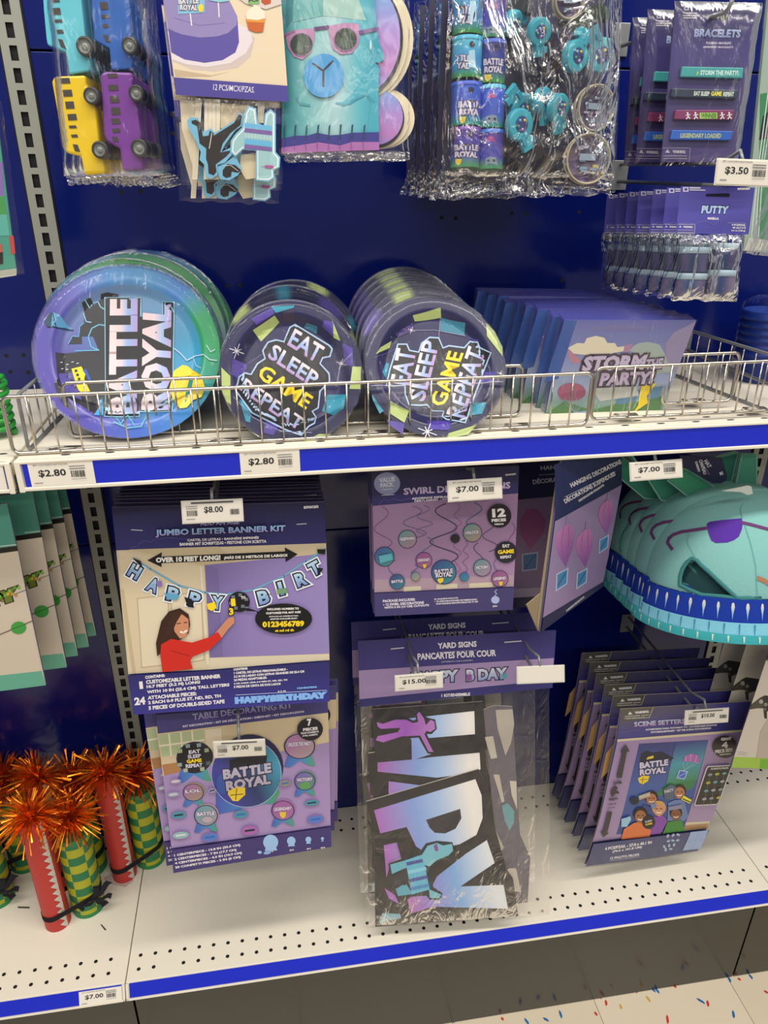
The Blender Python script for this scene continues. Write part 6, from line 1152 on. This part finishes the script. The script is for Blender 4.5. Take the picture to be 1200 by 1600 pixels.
    ear([(290, 345), (400, 300), (590, 475), (560, 540), (400, 525)], '46907a', .025).build('ear', r)
    g = G(); f2 = frame(1100, 730, -.215); A = None
    Q = quad(f2, z, [(480, 150), (790, 165), (830, 300), (825, 330), (780, 355), (720, 352), (560, 265), (500, 225)]); g.prism(Q, 0, .001, '232246'); A = Art(g, f2, z)
    A.text('HAT', (655, 192), (690, 245), 30, WH, bold=.02); A.line([(640, 195), (700, 290)], 2, 'b9b6cc'); A.text('CHAPEAU', (618, 185), (655, 290), 26, WH, bold=.02); A.text('SOMBRERO', (590, 195), (615, 270), 18, WH, bold=.03); A.text('E', (778, 295), (802, 285), 22, WH, bold=.04)
    g.v = [tuple(fr.I @ (f2.X @ Vector(p))) for p in g.v]; g.build('hang_tag', r)
    g = G(); f3 = frame(1150, 765, -.285); Q = quad(f3, z, [(790, 410), (985, 370), (1008, 378), (1018, 430), (980, 440), (930, 418)]); g.prism(Q, 0, .0012, 'c9cfc8', 'felt'); g.v = [tuple(fr.I @ (f3.X @ Vector(p))) for p in g.v]; g.build('care_label', r)
    return r
HT = hat()
for k in range(4):
    h2 = dup(HT, ('second teal plush hat, nested close behind the front hat', 'third teal plush hat from the front, its brim ends stepping left', 'fourth teal plush hat from the front', 'rearmost teal plush hat, its dark opening showing beside the turned packet')[k], d=(-.002, .027 * (k + 1), -.003 * k), rot=(.0, 0, -.14 - .09 * k))
    for c in list(h2.children):
        if c.name.split('.')[0] in ('ear', 'hang_tag', 'care_label'): bpy.data.objects.remove(c)
hook(1.02, 1.76 - .462, -.30, 'dark wire hook under the shelf carrying the teal hats')

# ---------------------------------------------------------------- cracker bundles on the left deck
DZ = .3064
def tinsel(g, c, rad_, n):
    for k in range(n):
        a = R.uniform(0, 2 * math.pi); b = math.asin(R.uniform(-.45, 1)); L = rad_ * R.uniform(.55, 1.1); d = Vector((math.cos(a) * math.cos(b), math.sin(a) * math.cos(b), math.sin(b)))
        u = d.orthogonal().normalized(); u = Matrix.Rotation(R.uniform(0, 6.3), 3, d) @ u; w_ = R.uniform(.0009, .0018); p1 = d * L * .5 + Vector((0, 0, .002)); p2 = d * L + Vector((R.uniform(-.006, .006), R.uniform(-.006, .006), -L * .12))
        c = Vector(c); i = len(g.v); v2 = Matrix.Rotation(R.uniform(.3, 1.2), 3, d) @ u
        g.v += [tuple(c - u * w_), tuple(c + u * w_), tuple(c + p1 + v2 * w_), tuple(c + p1 - v2 * w_), tuple(c + p2 + u * w_), tuple(c + p2 - u * w_)]
        g.idx([i, i + 1, i + 2, i + 3], m='tinsel'); g.idx([i + 3, i + 2, i + 4, i + 5], m='tinsel')
def tube_body(r, h, kind, face):
    g = G(); n = 48; k = 40
    ring = lambda i, j: (r * math.cos(2 * math.pi * i / n), r * math.sin(2 * math.pi * i / n), h * j / k)
    i0 = len(g.v); g.v += [ring(i, j) for j in range(k + 1) for i in range(n)]
    for j in range(k):
        for i in range(n):
            if kind == 'red': c = 'c2352e'
            else: c = ('b4b41e', '1f7a48')[((i * 6) // n + (j * 10) // k) % 2] if 1 < j < k - 2 else '1f8a4a'
            g.idx([i0 + j * n + i, i0 + j * n + (i + 1) % n, i0 + (j + 1) * n + (i + 1) % n, i0 + (j + 1) * n + i], c, 'glitter', None, True)
    top = '3a7a4c' if kind == 'green' else 'a82a24'
    g.face([ring(i, k) for i in range(n)], top, 'glitter'); g.face([ring(i, 0) for i in reversed(range(n))], top, 'glitter')
    if kind == 'red':
        P = lambda da, z: ((r + .0004) * math.cos(face + da), (r + .0004) * math.sin(face + da), z)
        m = 16
        for q in range(m):
            z0 = h * (q + .05) / m; dz = h / m; g.face([P(-.34, z0 + dz * .85), P(-.1, z0 + dz * .45), P(.1, z0), P(.26, z0 + dz * .1), P(.26, z0 + dz), P(0, z0 + dz)], 'd8d0c4', 'glitter')
    return g
def cracker(x, y, a, d, label, bow=True, s=1.0, seed=0):
    X = Matrix.Translation((x, y, DZ)) @ Matrix.Rotation(a, 4, 'Z'); r = empty('cracker_bundle', label, 'party cracker', X, 'red and green crackers')
    rr, rg, hr, hg = .0225, .0285, .262, .196
    o = tube_body(rr, hr, 'red', -.75 - a).build('red_tube', r)
    g = tube_body(rg, hg, 'green', 0); o2 = g.build('green_tube', r); o2.location = (d, .012, 0)
    g = G(); tinsel(g, (0, 0, hr), .062, 230); g.tube([(0, 0, hr - .01), (0, 0, hr + .012)], .004, 'tinsel'); t = g.build('tinsel', o); t['kind'] = 'stuff'
    g = G(); tinsel(g, (d, .012, hg + .028), .066, 230); g.tube([(d, .012, hg - .002), (d, .012, hg + .03)], .005, 'tinsel'); t = g.build('tinsel', r); t['kind'] = 'stuff'
    P = []; hb = .036
    for k in range(13): t = math.radians(90 + 180 * k / 12); P.append(((rr + .0012) * math.cos(t), (rr + .0012) * math.sin(t)))
    for k in range(13): t = math.radians(-90 + 180 * k / 12); P.append((d + (rg + .0012) * math.cos(t), .012 + (rg + .0012) * math.sin(t)))
    g = G(); m = len(P); g.grid(lambda i, j: (P[i % m][0] * (1 + .0), P[i % m][1], hb + .012 * (j - .5) + .012 * (P[i % m][0] / d) * .9), m, 1, 'felt', '26262a', True)
    if bow:
        c = Vector((d + rg * .55, .012 - rg * .95, hb + .012)); g.ball(c, (.007, .005, .006), 'felt', '26262a', 8, 6)
        for dx, dz, L in ((.9, .9, .042), (.95, -.35, .03), (-.9, -.55, .034), (.5, -.95, .032), (.25, 1.0, .03)):
            u = Vector((dx, -.25, dz)).normalized(); v = Vector((-u.z, 0, u.x)) * .0065
            g.grid(lambda i, j, u=u, v=v, L=L: c + u * L * i / 5 + v * (j - .5) * 2 * (.5 + .6 * i / 5) + Vector((0, -.006 * math.sin(i * 1.1), 0)), 5, 1, 'felt', '2b2b2f')
    g.build('ribbon', r)
    return r
cracker(-.140, -.190, .26, .0545, 'front red and green cracker bundle with a black bow and paper slip', True)
cracker(-.034, -.104, .38, .0545, 'cracker bundle at the right, its red tube against the grey upright', False)
cracker(-.315, -.145, .22, .0555, 'cracker bundle at the left edge, checked green tube with black bow', True)
cracker(-.152, -.098, .2, .0545, 'cracker bundle standing in shadow behind the front one', False)
cracker(-.285, -.066, .15, .0545, 'cracker bundle farthest back at the left, only tinsel showing', False)
p1, p2 = at(165, 1371, 2, DZ), at(205, 1383, 2, DZ)
def slip(pts, name, label, cat, col, h=.0006, z0=DZ, m='paper'):
    g = G(); P = [at(x, y, 2, z0) for x, y in pts]; n = len(P); i = len(g.v); g.v += [(p.x, p.y, z0 + .0002) for p in P] + [(p.x, p.y, z0 + .0002 + h) for p in P]
    g.idx(range(n - 1, -1, -1), col, m); g.idx(range(i + n, i + 2 * n), col, m)
    for k in range(n): g.idx([k, (k + 1) % n, n + (k + 1) % n, n + k], col, m)
    return tag(g.build(name), label, cat)
slip([(162, 1372), (173, 1366), (209, 1376), (196, 1386), (166, 1380)], 'paper_slip', 'small pinkish paper slip lying beside the front cracker', 'paper slip', 'c4b4ac')
slip([(28, 1417), (46, 1417.5), (46, 1419.5), (28, 1419)], 'stick_scrap', 'tiny dark stick on the deck left of the front red tube', 'scrap', '4a4238', .001)
slip([(157, 1445), (159, 1445), (166, 1453), (164, 1454)], 'stick_scrap', 'tiny dark stick on the deck below the black bow', 'scrap', '3a342c', .001)

# ---------------------------------------------------------------- neighbours at the edges
def art_left(A):
    A.poly([(-420, 200), (52, 125), (120, 435), (-420, 520)], ('g', (-100, 160), (-100, 480), [(0, '4c9484'), (1, '4a8f80')])); A.line([(0, 440), (119, 428)], 7, 'b9d4cc'); A.poly([(-420, 515), (120, 437), (133, 474), (-420, 552)], '1e1c1a')
    A.poly([(-420, 552), (133, 474), (305, 1357), (-420, 1436)], 'ccc0ae'); A.poly([(-420, 1436), (305, 1357), (338, 1462), (-420, 1560)], '62a890')
    A.line([(-100, 890), (60, 810), (190, 762)], 5, '5a5048'); A.text('HAPPY', (-330, 985), (150, 825), 96, '6a7a2c', '2c2a20', .07, .12)
    for x, y, c in ((40, 800, '6fae3a'), (72, 770, '8ab84a'), (110, 745, '5f9a34'), (140, 745, '7cb43c'), (90, 790, 'c09a3a'), (118, 800, 'b08a5c'), (60, 790, 'd0a840'), (20, 840, '8a6a50'), (0, 810, '6fae3a')): A.poly([(x - 11, y - 10), (x + 10, y - 13), (x + 12, y + 8), (x - 9, y + 12)], c)
    A.line([(-100, 1130), (238, 988)], 6, '5a4c40'); A.ell(138, 1038, 56, 46, '3f9a40', 22, -.1); A.line([(85, 1050), (192, 1010)], 5, '2c6a2c'); A.ell(-90, 1110, 56, 46, '3f9a40', 22)
fl = frame(0, 930, -.28, (0, 0, 0)); zl = (0, 760, 4.71)
LC = hang('banner_packet', 'front white and teal banner packet at the left edge with green letters', 'party banner packet', fl, zl, [(-420, 200), (52, 125), (338, 1462), (-420, 1560)], .004, 'ccc0ae', art_left, 'white and teal banner packets')
for k, (dx, dy, dz) in enumerate(((.018, .045, -.004), (.026, .075, -.006), (.034, .105, -.012), (.038, .135, -.012))):
    dup(LC, 'white and teal banner packet fanned out behind the front one', d=(dx, dy, dz), rot=(0, -.01 * k, 0))
def art_right(A):
    A.poly([(780, 60), (1500, 40), (1480, 260), (690, 250)], '5a7a2c'); A.poly([(720, 160), (1490, 150), (1480, 240), (690, 235)], '17171a'); A.poly([(690, 250), (1480, 262), (1340, 1170), (395, 1140)], 'cdc5b8'); A.poly([(395, 1140), (1340, 1172), (1320, 1262), (370, 1240)], '9fc04c'); A.poly([(640, 1160), (900, 1165), (890, 1255), (630, 1250)], '6fae2c')
    A.poly([(535, 690), (560, 650), (600, 620), (640, 590), (680, 570), (720, 575), (900, 600), (930, 800), (880, 780), (760, 700), (700, 720), (700, 790), (675, 780), (665, 690), (610, 690), (545, 700)], '2c2a28'); A.poly([(540, 690), (565, 650), (660, 590), (668, 680), (610, 690)], '4c4a40'); A.ell(645, 628, 20, 20, 'a8a498', 14); A.ell(688, 655, 18, 18, '8a8478', 14); A.ell(680, 698, 14, 14, '6a655c', 12)
    for k in range(2): A.line([(428, 1095 + 20 * k), (515, 1097 + 20 * k)], 3, '9a9488')
    A.poly([(640, 790), (700, 800), (640, 900), (600, 1150), (720, 1150), (720, 800)], 'b8ada0')
frr = frame(1200, 1110, -.30, (0, 0, .1)); zr = (1080, 990, 5.925)
RC = hang('game_banner_packet', 'white and green packet with a black game controller at the right edge', 'party banner packet', frr, zr, [(780, 60), (1500, 40), (1320, 1262), (370, 1240)], .004, 'cdc5b8', art_right, 'controller packets')
RC2 = dup(RC, 'grey edged packet hanging behind the controller packet at the right', d=(-.002, .05, 0)); dup(RC, 'rear grey edged packet behind the controller packets under the hats', d=(-.004, .10, 0))
fb2 = frame(10, 350, -.22); zz2 = (0, 270, 3.556)
g = slab(fb2, zz2, [(-200, -400), (-30, -400), (92, 560), (-160, 600)], 0, .003, '4c9a88'); A = Art(g, fb2, zz2)
for p, c in (([(-140, -60), (12, -60), (22, 130), (-140, 130)], '8a6ab4'), ([(-140, 130), (22, 130), (38, 230), (-140, 240)], '4c9a54'), ([(-140, 240), (38, 230), (54, 350), (-140, 350)], '5fb0a4'), ([(50, 352), (76, 350), (86, 448), (62, 455)], 'c04c48'), ([(-60, 400), (10, 395), (16, 450), (-60, 455)], 'c05c54'), ([(-60, 455), (16, 440), (18, 505), (-60, 520)], '1e1e1e'), ([(-100, 560), (20, 540), (92, 530), (92, 570), (-100, 600)], 'b8b8ac')): A.poly(p, c)
lb = empty('party_bag_pack', 'clear bag of teal, green and red pieces at the upper left edge', 'party favor packet', fb2.X)
g.build('printed_pieces', lb); g = G(); bag(g, quad(fb2, zz2, [(-200, -400), (8, -400), (138, 560), (-170, 600)]), -.006, .008, .0015, 'bag', 20, 31, 30); g.build('bag', lb)
p = at(4, 682, 2, sz(0))
for k, (dx, dy) in enumerate(((0, .006),)):
    g = G(); T = [(.0195 * math.cos(t), .0195 * math.sin(t), .004 + .0105 * t / 6.283) for t in [i * .26 for i in range(170)]]; g.tube(T, .0036, 'toy', 6, '2f9a3c')
    tag(g.build('spring_toy', X=Matrix.Translation((p.x - .006, p.y + dy, 1.2625))), 'bright green plastic spring toy standing at the left edge of the upper shelf', 'toy')
# blue cups and packs behind the right divider
def cups(x, y, lab, col):
    r = empty('cup_stack', lab, 'cup stack', Matrix.Translation((x, y, sz(x) + (.001 if x < W else .02))), 'blue cup stacks'); g = G(); prof = [(.0005, .001), (.034, 0), (.036, .03)]
    for k in range(7): z = .03 + .011 * k; prof += [(.037 + .0006 * k, z), (.0405 + .0006 * k, z + .002), (.0405 + .0006 * k, z + .005), (.0375 + .0006 * k, z + .0065)]
    prof += [(.042, .108), (.039, .109), (.036, .09), (.0005, .088)]
    g.lathe(prof, 40, 'toy', lambda i, j: lin(col)); g.build('cups', r); g = G(); g.lathe([(.0425, .0), (.0435, .06), (.0435, .118), (.03, .128)], 40, 'wrap'); g.build('wrapper', r); return r
cups(1.085, -.125, 'stack of dark blue cups behind the wire divider at the right edge', '1c3a94')
cups(1.172, -.09, 'stack of blue cups at the far right edge of the shelf', '2348b0')
fk = frame(1128, 490, -.06, (0, 0, .15))
g = slab(fk, (0, 0, 1), [(1100, 430), (1165, 430), (1150, 560), (1092, 560)], 0, .03, '22284a'); A = Art(g, fk); A.poly([(1130, 435), (1158, 435), (1150, 520), (1128, 520)], '1f3a4a')
for y in range(470, 535, 9): A.line([(1110, y), (1126, y)], 3, '4a4c58')
tag(g.build('boxed_pack'), 'dark boxed pack standing in shadow left of the blue cups', 'box')
fg = frame(1180, 240, -.24, (0, 0, .2)); zg = (1100, 0, 2.857)
g = slab(fg, zg, [(330, -400), (520, -400), (420, 1140), (175, 1120)], 0, .004, '9fb4a8'); A = Art(g, fg, zg)
A.poly([(250, 420), (440, 380), (420, 1090), (240, 1090)], '3f8a5c'); A.poly([(262, 520), (285, 500), (280, 620), (245, 625)], '1c2026')
for x in (0, 18, 34): A.line([(300 + x, 300), (240 + x * .6, 760), (205 + x, 1110)], 5, 'cfdcd6')
A.poly([(200, 1060), (300, 1075), (420, 1090), (420, 1120), (178, 1118)], 'd0d0c4')
gp = empty('tall_party_pack', 'tall clear packet with green and white stripes at the upper right edge', 'party packet', fg.X); g.build('printed_card', gp)
g = G(); bag(g, quad(fg, zg, [(312, -400), (540, -400), (440, 1160), (160, 1130)]), -.008, .01, .0012, 'bag', 20, 41, 26); g.build('bag', gp)
fq = frame(1010, -10, -.07); g = slab(fq, (0, 0, 1), [(968, -90), (1050, -90), (1048, 36), (972, 42)], 0, .006, '16301c'); tag(g.build('dark_packet'), 'dark green packet at the top edge behind the bracelets', 'party packet')
p = at(1118, 24, 1, -.255); hook(p.x, p.z, -.285, 'dark wire hook through the slot of the bracelet packets')
p = at(30, 775, 1, -.3); hook(-.12, p.z + .03, -.31, 'wire hook under the left shelf carrying the white and teal packets')
